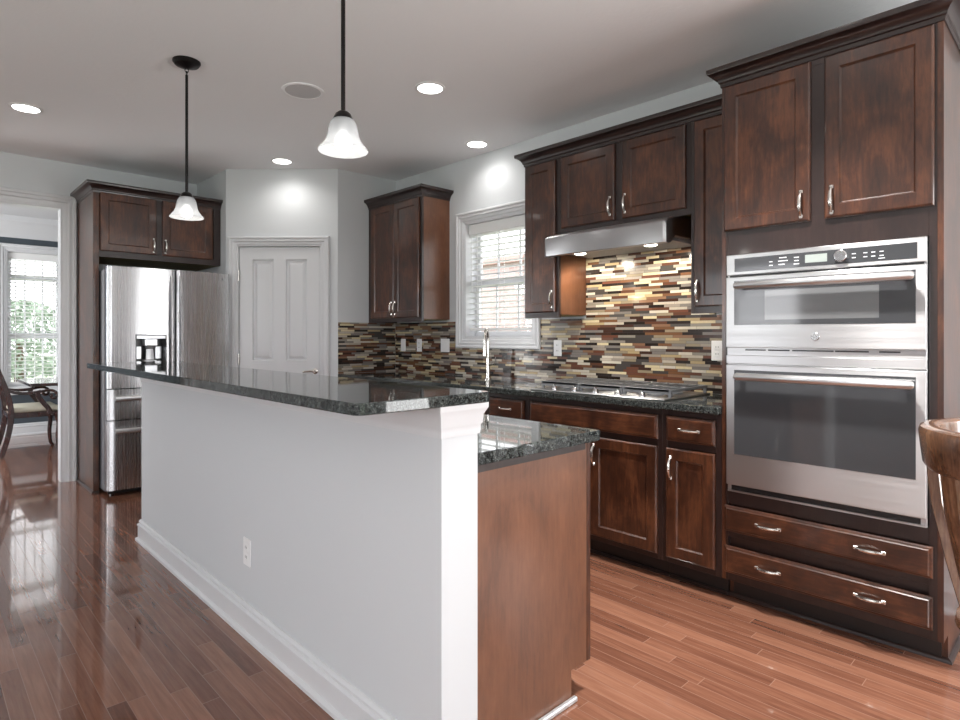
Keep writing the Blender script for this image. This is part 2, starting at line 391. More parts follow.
def invented_window(name, fr, o, rows=2, cols=2):  # unseen window, made up to let light into the room
    u0, u1, z0, z1 = o; root = D.objects.new(name, None); COL.objects.link(root); root['_w'] = (0, 0, 0); root['kind'] = 'structure'
    m = MB(); m.frame_loft(u0-.08, u1+.08, z0-.08, z1+.08, [(0, .0), (0, .018), (.08, .018), (.08, .0)], fr, fill=False)
    m = MB()
    for a, b, c, d in ((u0-.09, u0, z0-.09, z1+.09), (u1, u1+.09, z0-.09, z1+.09), (u0, u1, z1, z1+.09), (u0, u1, z0-.09, z0)): m.box(a, b, .0005, .019, c, d, .003, fr)
    m.build('casing', 'trim', root)
    m = MB(); w = .05
    for a, b, c, d in ((u0, u0+w, z0, z1), (u1-w, u1, z0, z1), (u0+w, u1-w, z1-w, z1), (u0+w, u1-w, z0, z0+w)): m.box(a, b, -.11, -.05, c, d, .002, fr)
    for k in range(1, cols): uu = u0+(u1-u0)*k/cols; m.box(uu-.018, uu+.018, -.1, -.06, z0+w, z1-w, .002, fr)
    for k in range(1, rows): zz = z0+(z1-z0)*k/rows; m.box(u0+w, u1-w, -.1, -.06, zz-.015, zz+.015, .002, fr)
    m.build('window_frame', 'trim', root)
    MB().box(u0+w, u1-w, -.083, -.079, z0+w, z1-w, 0, fr).build('pane', 'glass', root)
for k_, o_ in enumerate(BW): invented_window('window_%d' % (3+k_), frB, o_, 2, 2 if k_ < 2 else 1)
invented_window('window_7', frL, LW[0]); invented_window('window_8', frL, LW[1])
invented_window('window_9', frR, (-2.1, -.5, .35, 2.2), 2, 2)
# baseboards of the kitchen
bbp = [(0, 0), (.028, 0), (.028, .014), (.016, .022), (.016, .088), (.020, .092), (.020, .100), (.010, .106), (.012, .118), (.006, .128), (0, .13)]
struct('baseboard_right', MB().sweep(bbp, [(XR-.0005, .395), (XR-.0005, YB+.02)]), 'trim')
struct('baseboard_fridge', MB().sweep(bbp, [(XL, YF-.0005), (DOW[0]-.12, YF-.0005)]), 'trim')

# ================================================================== kitchen window
def casing_prof(): return [(0, 0), (0, .022), (.006, .030), (.018, .030), (.023, .021), (.042, .026), (.050, .015), (.070, .013), (.076, .007), (.086, .007), (.086, 0)]
def casing(m, fr, u0, u1, z0, z1, bottom=True, w=.086):
    """mitred casing round an opening; profile goes from the outer edge inwards"""
    pr = casing_prof(); k = w/.086
    if bottom:
        R = [[fr(a, n+.0005, b) for (i, n) in pr for a, b in [(0, 0)]]]
        rings = []
        for cu, cz, su, sz in ((u0, z0, 1, 1), (u1, z0, -1, 1), (u1, z1, -1, -1), (u0, z1, 1, -1)):
            rings.append([fr(cu-su*(w-i*k), n+.0005, cz-sz*(w-i*k)) for i, n in pr])
        m.rings(rings, closed=True)
    else:
        rings = [[fr(u0-(w-i*k), n+.0005, z0) for i, n in pr], [fr(u0-(w-i*k), n+.0005, z1+(w-i*k)) for i, n in pr],
                 [fr(u1+(w-i*k), n+.0005, z1+(w-i*k)) for i, n in pr], [fr(u1+(w-i*k), n+.0005, z0) for i, n in pr]]
        m.rings(rings)
    return m
def hung_window(name, fr, o, meet, cols, dep=.07, transom=None):
    u0, u1, z0, z1 = o; root = D.objects.new(name, None); COL.objects.link(root); root['_w'] = (0, 0, 0); root['kind'] = 'structure'
    casing(MB(), fr, u0, u1, z0, z1).build('casing', 'trim', root)
    m = MB(); t = .012
    for a, b, c, d in ((u0, u0+t, z0, z1), (u1-t, u1, z0, z1), (u0+t, u1-t, z1-t, z1), (u0+t, u1-t, z0, z0+t)): m.box(a, b, -.15, 0, c, d, 0, fr)
    m.build('jamb_liner', 'trim', root)
    spans = [(z0+t, meet), (meet, (transom or z1-t))]+([(transom, z1-t)] if transom else [])
    for k, (c, d) in enumerate(spans):
        n0 = -.115-.02*(k == 1); w = .042; m = MB(); a, b = u0+t, u1-t
        m.box(a, a+w, n0-.03, n0, c, d, .003, fr); m.box(b-w, b, n0-.03, n0, c, d, .003, fr)
        m.box(a+w, b-w, n0-.03, n0, c, c+w, .003, fr); m.box(a+w, b-w, n0-.03, n0, d-w*.8, d, .003, fr)
        for q in range(1, cols):
            uu = a+(b-a)*q/cols; m.box(uu-.009, uu+.009, n0-.022, n0-.006, c+w, d-w*.8, .002, fr)
        s_ = m.build('sash', 'trim', root)
        MB().box(a+w, b-w, n0-.017, n0-.013, c+w, d-w*.8, 0, fr).build('pane', 'glass', s_)
    return root
hung_window('window_1', frR, WK, 1.69, 3)
def blind(label, fr, u0, u1, ztop, zbot, n0, sp, sd, tilt, loc):
    t = thing('window_blind', label, 'blind', loc)
    MB().box(u0, u1, n0-.005, n0+.05, ztop-.085, ztop, .004, fr).build('valance', 'blind', t)
    m = MB(); z = ztop-.10
    while z > zbot+.02:
        dz = tilt*sd/2
        m.rings([[fr(u, n0+.022-sd/2, z-dz), fr(u, n0+.022, z+.003), fr(u, n0+.022+sd/2, z+dz), fr(u, n0+.022+sd/2, z+dz+.003), fr(u, n0+.022, z+.006), fr(u, n0+.022-sd/2, z-dz+.003)] for u in (u0+.004, u1-.004)])
        z -= sp
    m.build('slats', 'blind', t)
    MB().box(u0+.004, u1-.004, n0-.003, n0+.047, zbot-.012, zbot+.012, .004, fr).build('bottom_rail', 'blind', t)
    for q in (.14, .5, .86):
        uu = u0+(u1-u0)*q
        m = MB(); m.box(uu-.003, uu+.003, n0-.004, n0-.002, zbot, ztop-.09, 0, fr); m.box(uu-.003, uu+.003, n0+.046, n0+.048, zbot, ztop-.09, 0, fr)
        m.build('ladder_cord', 'white_pl', t)
    return t
b = blind('white wooden slat blind over the kitchen sink window', frR, WK[0]+.014, WK[1]-.014, WK[3]-.013, 1.305, -.085, .047, .046, .12, (XR+.06, 3.335, WK[3]))
MB().tube([frR(WK[1]-.06, -.03, 2.08), frR(WK[1]-.06, -.03, 1.62)], .004, 6).build('tilt_wand', 'white_pl', b)

# ================================================================== doorway to the dining room
m = MB(); casing(m, frF, DOW[0], DOW[1], 0, DOW[3], bottom=False, w=.112)
struct('trim_1', m, 'trim')
m = MB(); m.box(DOW[1]-.001, DOW[1]+.0, -.12, 0, 0, 1, 0, frF)
m = MB(); m.box(DOW[1]-.002, DOW[1], -.119, 0, 0, DOW[3], 0, frF); m.box(DOW[0], DOW[0]+.002, -.119, 0, 0, DOW[3], 0, frF); m.box(DOW[0]+.002, DOW[1]-.002, -.119, 0, DOW[3]-.002, DOW[3], 0, frF)
struct('trim_2', m, 'trim')
YD = 9.40
struct('wall_dining_right', MB().box(2.62, 2.72, YF+.121, YD, 0, ZC, 0), 'slate')
wall_with_hole('wall_dining_left', Fr((-1.62, 0), (0, 1), (1, 0)), YF+.121, YD, [(7.0, 8.6, .6, 2.3)], .1, ZC, 'slate')
invented_window('window_6', Fr((-1.62, 0), (0, 1), (1, 0)), (7.0, 8.6, .6, 2.3))
frD = Fr((0, YD), (1, 0), (0, -1)); WD = (.885, 1.46, .60, 2.315)
wall_with_hole('wall_dining', frD, -1.72, 2.72, [WD], .15, ZC, 'slate')
struct('ceiling_dining', MB().box(-1.72, 2.72, YF+.06, YD+.15, ZC, ZC+.1, 0), 'trim')
crp = [(0, 2.478), (.012, 2.478), (.016, 2.52), (.05, 2.56), (.075, 2.63), (.12, 2.67), (.13, 2.739), (0, 2.739)]
struct('trim_3', MB().sweep(crp, [(-1.62, YF+.13), (-1.62, YD), (2.62, YD), (2.62, YF+.13)]), 'trim')
struct('baseboard_dining', MB().sweep([(o, z*1.15) for o, z in bbp], [(-1.6, YD-.0005), (2.6, YD-.0005)]), 'trim')
hung_window('window_2', frD, WD, 1.25, 3, transom=1.99)
m = MB(); casing(m, frD, WD[0]-.02, WD[1]+.02, WD[2]-.02, WD[3]+.02)
blind('white slat blind over the dining room window', frD, WD[0]+.014, WD[1]-.014, WD[3]-.013, .66, -.085, .047, .046, .22, (1.17, YD+.06, WD[3]))

# ================================================================== outside
struct('ground', MB().box(-60, 60, -60, 60, -.42, -.32, 0), 'grass')
t = thing('brick_house', 'red brick house next door seen through the sink window', 'house', (12, 9, -.32))
MB().box(10.4, 18, 1, 17, -.319, 3.05, 0).build('wall', 'brick', t)
m = MB(); m.prism([(.15, -.05), (-7.6, -.05), (-3.9, .55), (.15, .10)], Fr((10.4, 0, 3.05), (0, 1), (-1, 0)), .4, 17.6, 'u'); m.build('roof', 'roof', t)
t = thing('tree', 'pale green tree outside the dining room window', 'tree', (1.75, 16.4, -.32))
MB().tube([(1.75, 16.4, -.32), (1.77, 16.42, .6), (1.75, 16.4, 1.3)], [.12, .09, .05], 8).build('trunk', 'bark', t)
m = MB(); rr = random.Random(3)
for k in range(1500):
    a = rr.uniform(0, 2*PI); q = rr.random()**.5; zz = rr.uniform(.35, 2.0); w = 1.25*math.sin(PI*min(1, (zz-.05)/2.15))*q+.03
    c = Vector((1.75+w*math.cos(a), 16.4+w*math.sin(a), zz)); s_ = rr.uniform(.05, .09)
    d1 = Vector((rr.uniform(-1, 1), rr.uniform(-1, 1), rr.uniform(-1, 1))).normalized()*s_; d2 = d1.cross(Vector((rr.uniform(-1, 1), rr.uniform(-1, 1), rr.uniform(-1, 1)))).normalized()*s_*.7
    m.rings([[c-d1, c-d1*.2+d2, c+d1, c-d1*.2-d2], [v+Vector((0, 0, .006)) for v in (c-d1, c-d1*.2+d2, c+d1, c-d1*.2-d2)]])
m.build('foliage', 'leaf', t)

# ================================================================== cabinet kit
def arch_pull(parent, fr, u, z, n, vertical, L=.105):
    m = MB(); K = 9; pts = []; rs = []
    for i in range(K):
        s_ = -1+2*i/(K-1); out = .019*(1-abs(s_)**3)+.004; a = s_*L/2
        pts.append(fr(u, n+out, z+a) if vertical else fr(u+a, n+out, z)); rs.append(.0055+.0035*(1-abs(s_)))
    m.tube(pts, rs, 8)
    for s_ in (-1, 1):
        a = s_*L/2
        if vertical: m.box(u-.008, u+.008, n, n+.010, z+a-.009, z+a+.009, .003, fr)
        else: m.box(u+a-.009, u+a+.009, n, n+.010, z-.008, z+.008, .003, fr)
    return m.build('handle', 'nickel', parent)
def cab_door(parent, fr, u0, u1, z0, z1, n, mat, pull=None, name='door'):
    """pull = (u, z) for an upright pull"""
    t = .019; f = .056
    m = MB().frame_loft(u0, u1, z0, z1, [(0, n), (0, n+t-.006), (.003, n+t-.0025), (.0075, n+t), (f, n+t), (f+.001, n+t-.003), (f+.006, n+t-.0080), (f+.0075, n+t-.0085), (f+.0082, n+t-.0105)], fr)
    d = m.build(name, mat, parent, 4)
    if pull: arch_pull(d, fr, pull[0], pull[1], n+t, True)
    return d
def cab_drawer(parent, fr, u0, u1, z0, z1, n, mat, pulls=(), name='drawer'):
    t = .019
    m = MB().frame_loft(u0, u1, z0, z1, [(0, n), (0, n+t-.010), (.004, n+t-.007), (.010, n+t-.005), (.014, n+t)], fr)
    d = m.build(name, mat, parent, 4)
    for u in pulls: arch_pull(d, fr, u, (z0+z1)/2, n+t, False, .096)
    return d
crown = [(0, 0), (.004, 0), (.006, .016), (.012, .020), (.012, .026), (.022, .042), (.036, .054), (.050, .060), (.052, .066), (.052, .082), (0, .082)]
def crown_at(z): return [(o, z+h) for o, h in crown]

# ---- oven tower
FX = 2.78
t = thing('oven_tower_cabinet', 'tall dark wood cabinet that houses the double wall oven', 'cabinet', (3.08, .82, 0))
frC = Fr((FX, 0), (0, 1), (-1, 0))      # base and tower face frames: u = Y
y0, y1 = .40, 1.238
m = MB()
m.prism([(.09, 0), (.61, 0), (.61, 2.439), (0, 2.439), (0, .105), (.09, .105)], Fr((FX, 0), (0, 1), (1, 0)), y0, y0+.019, 'u')
m.prism([(.09, 0), (.61, 0), (.61, 2.439), (0, 2.439), (0, .105), (.09, .105)], Fr((FX, 0), (0, 1), (1, 0)), y1-.019, y1-.0005, 'u')
m.build('side_panel', 'wood', t)
m = MB()
for a, b, c, d in ((y0+.019, y0+.045, .105, 2.439), (y1-.030, y1-.019, .105, 2.439), (y0+.045, y1-.030, .465, .524), (y0+.045, y1-.030, 1.627, 1.76), (y0+.045, y1-.030, 2.40, 2.439), (y0+.045, y1-.030, .105, .15), (y0+.045, y1-.030, .31, .35), (.795, .855, 1.76, 2.40)):
    m.box(a, b, -.019, 0, c, d, .0008, frC)
m.build('face_frame', 'frame', t)
MB().box(FX+.021, XR-.001, y0+.0195, y1-.0195, .12, .515, 0).build('lower_carcass', 'frame', t); MB().box(FX+.021, XR-.001, y0+.0195, y1-.0195, 1.635, 2.43, 0).build('upper_carcass', 'frame', t)
MB().box(FX+.085, FX+.1, y0+.0195, y1-.0195, 0, .119, 0).build('toe_kick', 'toe', t)
MB().sweep([(0, 0), (.014, 0), (.013, .008), (.008, .014), (0, .018)], [(2.87, y1-.001), (2.87, y0-.0005), (XR-.02, y0-.0005)][::1]).build('shoe_moulding', 'frame', t)
for a, b, hu in ((.855-.004, 1.222, .885), (.427, .797, .768)):
    cab_door(t, frC, a, b, 1.740, 2.418, .0002, 'wood', (hu, 1.815))
for c, d in ((.337, .457), (.143, .268)): cab_drawer(t, frC, .432, 1.222, c, d, .0002, 'wood_y', (.634, 1.022))
MB().sweep(crown_at(2.425), [(XR-.002, 1.243), (FX-.0225, 1.243), (FX-.0225, y0-.001), (XR-.002, y0-.001)][::-1] if False else [(3.02, 1.2385), (FX-.001, 1.2385), (FX-.001, y0-.0005), (XR-.002, y0-.0005)]).build('crown_moulding', 'frame', t)
MB().box(FX, XR-.002, y0, y1, 2.4395, 2.442, 0).build('top_panel', 'frame', t)

# ---- double wall oven
OX = 2.7795; frO = Fr((OX, 0), (0, 1), (-1, 0)); oy0, oy1 = .4475, 1.2045
t = thing('wall_oven', 'stainless double wall oven built into the tall cabinet', 'oven', (2.9, .826, .526))
MB().box(OX+.022, 3.30, .47, 1.18, .53, 1.62, 0).build('oven_body', 'black', t)
MB().box(oy0, oy1, .0005, .012, .5265, 1.6255, .001, frO).build('trim_frame', 'steel_y', t)
cp = MB().box(oy0, oy1, .0125, .028, 1.530, 1.625, .003, frO).build('control_panel', 'steel_y', t)
MB().box(.476, 1.166, .0282, .0295, 1.545, 1.606, .004, frO).build('panel_glass', 'oglass', cp)
MB().box(.782, .866, .0296, .0302, 1.560, 1.594, .001, frO).build('display', 'lcd', cp)
m = MB(); m.lathe([(.024, 0), (.024, -.012), (.021, -.014), (.020, -.014)], frO(.731, .0296, 1.577), 24, 'x'); m.build('knob_ring', 'steel_p', cp)
MB().lathe([(.0185, -.001), (.0185, -.011), (.015, -.0125)], frO(.731, .0296, 1.577), 24, 'x').build('knob', 'grey_pl', cp)
frOt = Fr((OX, 0), (0, -1), (-1, 0))    # lettering reads from the room: u = -Y
def mark(yy, zz, w, h_): MB().box(yy-w/2, yy+w/2, .0295, .0299, zz-h_, zz+h_, 0, frO).build('printed_mark', 'print', cp)
for (yy, zz, w) in ((.955, 1.592, .03), (.955, 1.578, .04), (.96, 1.563, .026), (1.005, 1.578, .014), (1.005, 1.562, .016), (.90, 1.588, .020), (.90, 1.574, .018), (.90, 1.560, .022)): mark(yy, zz, w, .0020)
for yy in (.685, .645, .618, .59):
    for zz in (1.582, 1.566): mark(yy, zz, .014, .0018)
mark(.59, 1.5555, .022, .0016)
MB().box(oy0+.01, oy1-.01, .004, .0126, 1.522, 1.531, 0, frO).build('vent_gap', 'black', t)
def oven_door(z0, z1, g0, g1, wy0, wy1, wz0, wz1, hz, wm):
    d = MB().box(oy0, oy1, .0125, .032, z0, z1, .003, frO).build('oven_door', 'steel_y', t)
    MB().box(.480, 1.166, .0322, .0335, g0, g1, .004, frO).build('door_glass', 'oglass', d)
    MB().box(wy0, wy1, .0336, .0338, wz0, wz1, .0, frO).build('viewing_window', wm, d)
    m = MB(); pts = [frO(.483, .073, hz), frO(.488, .076, hz), frO(.83, .076, hz), frO(1.138, .076, hz), frO(1.143, .073, hz)]
    m.tube(pts, [.014, .0175, .0175, .0175, .014], 14)
    for yy in (.505, 1.120): m.box(yy-.012, yy+.012, .0336, .075, hz-.011, hz+.011, .003, frO)
    m.build('handle', 'steel_r', d); return d
du = oven_door(1.197, 1.521, 1.300, 1.502, .598, 1.030, 1.322, 1.452, 1.478, 'oglass2')
dl = oven_door(.562, 1.118, .706, 1.094, .57, 1.105, .735, 1.052, 1.066, 'oglass')
m = MB(); 
for zz in (.1, 0): pass
MB().box(oy0, oy1, .0125, .028, 1.122, 1.162, .002, frO).build('middle_trim', 'steel_y', t)
m = MB().box(oy0+.002, oy1-.002, .0125, .021, 1.163, 1.196, 0, frO); m.build('vent_trim', 'steel_y', t)
m = MB()
for a, b in ((.53, .60), (.635, .755), (.76, .92), (.93, 1.02), (1.03, 1.12)): m.box(a, b, .0211, .0216, 1.184, 1.190, 0, frO)
m.build('vent_slots', 'black', t)
m = MB().box(oy0+.004, oy1-.004, .0125, .022, .5285, .535, 0, frO); m.build('lower_trim', 'steel_y', t)
MB().box(oy0+.02, oy1-.02, .0122, .018, .537, .559, 0, frO).build('lower_vent', 'black', t)
# round badge with script monogram
bd = MB().lathe([(.0165, 0), (.0165, -.002), (.0150, -.003), (.0140, -.002)], frO(.826, .0325, 1.247), 24, 'x').build('badge', 'steel_p', du)
m = MB(); c0 = (.826, 1.247)
def mono(pts): m.tube([frO(c0[0]-a*.0105, .0352, c0[1]+b_*.0105) for a, b_ in pts], .0009, 6)
mono([(-.05, .55), (-.35, .75), (-.75, .3), (-.75, -.25), (-.4, -.6), (-.1, -.3), (-.1, .1), (-.35, .1)]); mono([(.75, .45), (.45, .7), (.2, .4), (.35, .08), (.55, .02), (.3, -.05), (.15, -.4), (.4, -.7), (.8, -.4)])
m.build('monogram', 'grey_pl', bd)
MB().box(1.085, 1.155, .0336, .0337, 1.044, 1.050, 0, frO).build('glass_print', 'grey_pl', dl)

# ---- base cabinets along the right wall
def base_cab(label, y0, y1, layout, name='base_cabinet', group=None):
    t = thing(name, label, 'cabinet', (3.08, (y0+y1)/2, 0), group)
    m = MB().box(FX+.0195, XR-.012, y0+.0005, y1-.0005, .105, .876, 0)
    m.box(FX+.09, FX+.52, y0+.0005, y1-.0005, .0, .106, 0); m.build('carcass', 'frame', t)
    MB().box(FX+.074, FX+.0895, y0+.0005, y1-.0005, 0, .104, 0).build('toe_kick', 'toe', t)
    MB().box(FX+.060, FX+.0735, y0+.0005, y1-.0005, 0, .018, .004).build('shoe_moulding', 'frame', t)
    m = MB(); a, b = y0+.0005, y1-.0005
    for q in ((a, a+.026, .105, .876), (b-.026, b, .105, .876), (a+.026, b-.026, .850, .876), (a+.026, b-.026, .69, .72), (a+.026, b-.026, .105, .14)): m.box(q[0], q[1], -.019, 0, q[2], q[3], .0008, frC)
    m.build('face_frame', 'frame', t)
    for kind, a, b, pu in layout:
        if kind == 'drawer': cab_drawer(t, frC, a, b, .722, .846, .0002, 'wood_y', ((a+b)/2,))
        if kind == 'false': cab_drawer(t, frC, a, b, .722, .846, .0002, 'wood_y', (), 'false_drawer_front')
        if kind == 'door': cab_door(t, frC, a, b, .135, .686, .0002, 'wood', (pu, .590))
base_cab('narrow dark base cabinet with drawer, beside the oven tower', 1.239, 1.545, [('drawer', 1.266, 1.520, 0), ('door', 1.266, 1.520, 1.490)])
base_cab('wide dark base cabinet with false front, under the gas cooktop', 1.545, 2.459, [('false', 1.568, 2.434, 0), ('door', 1.570, 1.982, 1.955), ('door', 2.020, 2.434, 2.050)])
base_cab('dark drawer base cabinet left of the cooktop cabinet', 2.459, 2.815, [('drawer', 2.488, 2.790, 0), ('door', 2.488, 2.790, 2.515)])
base_cab('dark sink base cabinet under the window', 2.815, 3.73, [('false', 2.84, 3.705, 0), ('door', 2.84, 3.255, 3.228), ('door', 3.29, 3.705, 3.317)])
base_cab('dark base cabinet in the corner by the pantry wall', 3.73, 4.695, [('drawer', 3.755, 4.20, 0), ('drawer', 4.225, 4.665, 0), ('door', 3.755, 4.20, 4.17), ('door', 4.225, 4.665, 4.25)])
# ---- granite worktop along the wall
m = MB(); m.box(2.752, XR-.0105, 1.2395, 4.688, .8765, .914, .005, seg=2)
tag(m.build('granite_worktop', 'granite', None, 12, (3.05, 2.96, .8765)), 'long black granite worktop under the mosaic backsplash', 'worktop')
# ---- backsplash
m = MB(); bx0, bx1 = XR-.0095, XR-.0005
cas = .088
m.box(bx0, bx1, 1.2395, WK[0]-cas, .9145, 1.372, 0); m.box(bx0, bx1, WK[0]-cas, WK[1]+cas, .9145, WK[2]-cas, 0); m.box(bx0, bx1, WK[1]+cas, 4.690, .9145, 1.372, 0)
m.box(bx0, bx1, 1.5455, 2.4585, 1.372, 1.92, 0)
tag(m.build('backsplash', 'tile_y'), 'multicoloured glass mosaic strip backsplash along window wall', 'backsplash')
tag(MB().box(PB[0]+.003, XR-.010, YN-.0095, YN-.0005, .9145, 1.372, 0).build('backsplash', 'tile_x'), 'short return of mosaic strip backsplash beside pantry wall', 'backsplash')

# ---- wall cabinets
UX = 3.085; frU = Fr((UX, 0), (0, 1), (-1, 0))
def wall_cab(label, y0, y1, z0, doors, under='wood', ss=('l', 'r')):
    t = thing('wall_cabinet', label, 'cabinet', (3.24, (y0+y1)/2, z0))
    a, b = y0+.0005, y1-.0005; zt = 2.439
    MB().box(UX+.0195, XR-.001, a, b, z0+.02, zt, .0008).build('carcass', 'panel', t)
    MB().box(UX+.0195, XR-.012, a+.018, b-.018, z0+.015, z0+.0195, 0).build('bottom_panel', 'ply', t)
    m = MB()
    for q in ((a, a+.026, z0, zt), (b-.026, b, z0, zt), (a+.026, b-.026, zt-.03, zt), (a+.026, b-.026, z0, z0+.038)): m.box(q[0], q[1], -.019, 0, q[2], q[3], .0008, frU)
    if len(doors) == 2 and y1-y0 > .8: c = (y0+y1)/2; m.box(c-.03, c+.03, -.019, 0, z0+.038, zt-.03, .0008, frU)
    m.build('face_frame', 'frame', t)
    for d0, d1, pu in doors: cab_door(t, frU, d0, d1, z0+.036, 2.412, .0002, 'wood', (pu, z0+.036+.085))
    return t
w1 = wall_cab('narrow tall dark wall cabinet between window and range hood', 2.459, 2.760, 1.372, [(2.484, 2.744, 2.505)])
w2 = wall_cab('two door dark wall cabinet above the range hood', 1.545, 2.459, 1.915, [(2.027, 2.432, 2.052), (1.570, 1.972, 1.947)])
w3 = wall_cab('narrow tall dark wall cabinet between range hood and oven tower', 1.2395, 1.545, 1.372, [(1.262, 1.521, 1.498)])
w4 = wall_cab('two door dark wall cabinet in corner left of the window', 3.905, 4.667, 1.372, [(3.932, 4.283, 4.26), (4.289, 4.640, 4.312)])
MB().box(UX-.0, UX+.3, 4.667, 4.699, 1.372, 2.439, 0).build('filler_strip', 'frame', w4)
MB().sweep(crown_at(2.420), [(XR-.002, 4.6985), (UX-.001, 4.6985), (UX-.001, 3.9045), (XR-.002, 3.9045)][1:]).build('crown_moulding', 'frame', w4)
MB().box(UX, XR-.002, 3.906, 4.698, 2.4395, 2.442, 0).build('top_panel', 'frame', w4)
o = MB().sweep(crown_at(2.420), [(XR-.002, 2.7605), (UX-.001, 2.7605), (UX-.001, 1.293)][::-1][::-1] if False else [(UX-.001, 1.293), (UX-.001, 2.7605), (XR-.002, 2.7605)][::-1]).build('crown_moulding', 'frame', None, 35, (UX, 2.0, 2.42)) if False else None
m = MB(); m.sweep(crown_at(2.420), [(XR-.002, 2.7605), (UX-.001, 2.7605), (UX-.001, 1.296)]); 
tag(m.build('crown_moulding', 'frame', None, 35, (UX, 2.0, 2.42)), 'dark crown moulding running over the cabinets beside the hood', 'moulding')

# ---- range hood
t = thing('range_hood', 'stainless steel under-cabinet range hood over the cooktop', 'range hood', (3.15, 2.0, 1.76))
hy0, hy1 = 1.604, 2.446; prof = [(3.379, 1.80), (3.075, 1.80), (3.02, 1.80), (2.985, 1.765), (2.945, 1.752), (2.915, 1.752), (2.912, 1.755), (2.912, 1.862), (2.918, 1.872), (2.95, 1.888), (3.02, 1.907), (3.075, 1.913), (3.379, 1.913)]
frH = Fr((0, 0), (0, 1), (1, 0))
def hood_ring(y, k): 
    return [frH(y, 2.92+(x-2.92)*1.0 + (k if x < 2.95 else 0), z-(k*.6 if z > 1.85 else 0)) for x, z in prof]
MB().rings([hood_ring(hy0, .012), hood_ring(hy0+.008, .003), hood_ring(hy0+.02, 0), hood_ring(hy1-.02, 0), hood_ring(hy1-.008, .003), hood_ring(hy1, .012)]).build('hood_shell', 'steel_hood', t)
MB().box(3.03, 3.33, 1.63, 2.40, 1.778, 1.7995, .002).build('filter_panel', 'grey_pl', t)
for yy in (1.80, 2.30):
    MB().lathe([(.036, 0), (.036, -.004), (.030, -.006)], (3.10, yy, 1.7777), 20).build('lamp_lens', 'hoodlamp', t)
    l = D.lights.new('hood_spot', 'SPOT'); l.energy = 20; l.spot_size = 2.5; l.spot_blend = .6; l.shadow_soft_size = .035; l.color = (1, .90, .74)
    lo = D.objects.new('hood_spot', l); COL.objects.link(lo); lo.location = (3.10, yy, 1.768); lo.rotation_euler = (0, math.radians(-30), 0)
m = MB(); m.box(3.0, 3.02, 1.98, 2.09, 1.770, 1.80, .002); m.build('switch_strip', 'black', t)

# ---- gas cooktop
t = thing('gas_cooktop', 'stainless gas cooktop with iron grates set in worktop', 'cooktop', (3.06, 2.0, .9142))
MB().box(2.792, 3.325, 1.545, 2.455, .9145, .9236, .004).build('steel_tray', 'steel_hood', t)
for k in range(5):
    yy = 1.70+k*.150
    kn = MB().lathe([(.019, 0), (.019, .006), (.016, .012), (.013, .022), (.011, .024)], (2.842, yy, .9237), 16).build('knob', 'steel_p', t)
    MB().box(2.828, 2.856, yy-.0035, yy+.0035, .947, .957, .002).build('knob_grip', 'steel_p', kn)
for yy, xx, r in ((1.70, 3.18, .045), (1.70, 2.98, .035), (2.0, 3.08, .055), (2.30, 3.18, .045), (2.30, 2.98, .035)):
    m = MB(); m.lathe([(r+.01, 0), (r+.01, .006), (r, .010), (r, .018), (r*.8, .022)], (xx, yy, .9237), 20); m.build('burner', 'enamel', t)
for a, b in ((1.557, 1.848), (1.853, 2.147), (2.152, 2.443)):
    m = MB(); x0, x1 = 2.885, 3.305; zt = .968; w = .010
    for yy in (a+w/2, b-w/2): m.box(x0, x1, yy-w/2, yy+w/2, zt-.016, zt, .002)
    for xx in (x0+w/2, x1-w/2): m.box(xx-w/2, xx+w/2, a+w, b-w, zt-.016, zt, .002)
    m.box(x0, x0+.004, a+w, b-w, .940, zt-.002, 0)
    n_ = 5
    for k in range(1, n_):
        yy = a+(b-a)*k/n_; m.box(x0+w, x1-w, yy-.004, yy+.004, zt-.012, zt, .0015)
    m.box((x0+x1)/2-.004, (x0+x1)/2+.004, a+w, b-w, zt-.014, zt-.001, .001)
    for yy in (a+.009, b-.009):
        for xx in (x0+.009, x1-.009): m.box(xx-.008, xx+.008, yy-.008, yy+.008, .9236, zt-.01, .001)
    m.build('grate', 'enamel', t)

# ---- faucet
t = thing('kitchen_faucet', 'tall gooseneck nickel faucet standing before the window', 'faucet', (3.235, 3.275, .914))
fx, fy = 3.235, 3.275
m = MB(); m.lathe([(.028, 0), (.028, .006), (.020, .012), (.017, .05), (.016, .16), (.0135, .175)], (fx, fy, .9145), 16); m.build('faucet_body', 'nickel', t)
ux, uy = -.80, -.60
pts = [(fx, fy, 1.085), (fx, fy, 1.20)]
for k in range(0, 11): a = PI*k/10; q = .075-.075*math.cos(a); pts.append((fx+ux*q, fy+uy*q, 1.225+.075*math.sin(a)))
pts += [(fx+ux*.15, fy+uy*.15, 1.19)]
MB().tube(pts, .0115, 10).build('spout', 'nickel', t)
MB().tube([(fx+ux*.15, fy+uy*.15, 1.192), (fx+ux*.151, fy+uy*.151, 1.16), (fx+ux*.152, fy+uy*.152, 1.10)], [.013, .016, .018], 12).build('spray_head', 'nickel', t)
MB().tube([(fx, fy-.014, 1.03), (fx, fy-.05, 1.032), (fx-.004, fy-.085, 1.045), (fx-.006, fy-.088, 1.09)], [.011, .008, .006, .005], 8).build('lever', 'nickel', t)

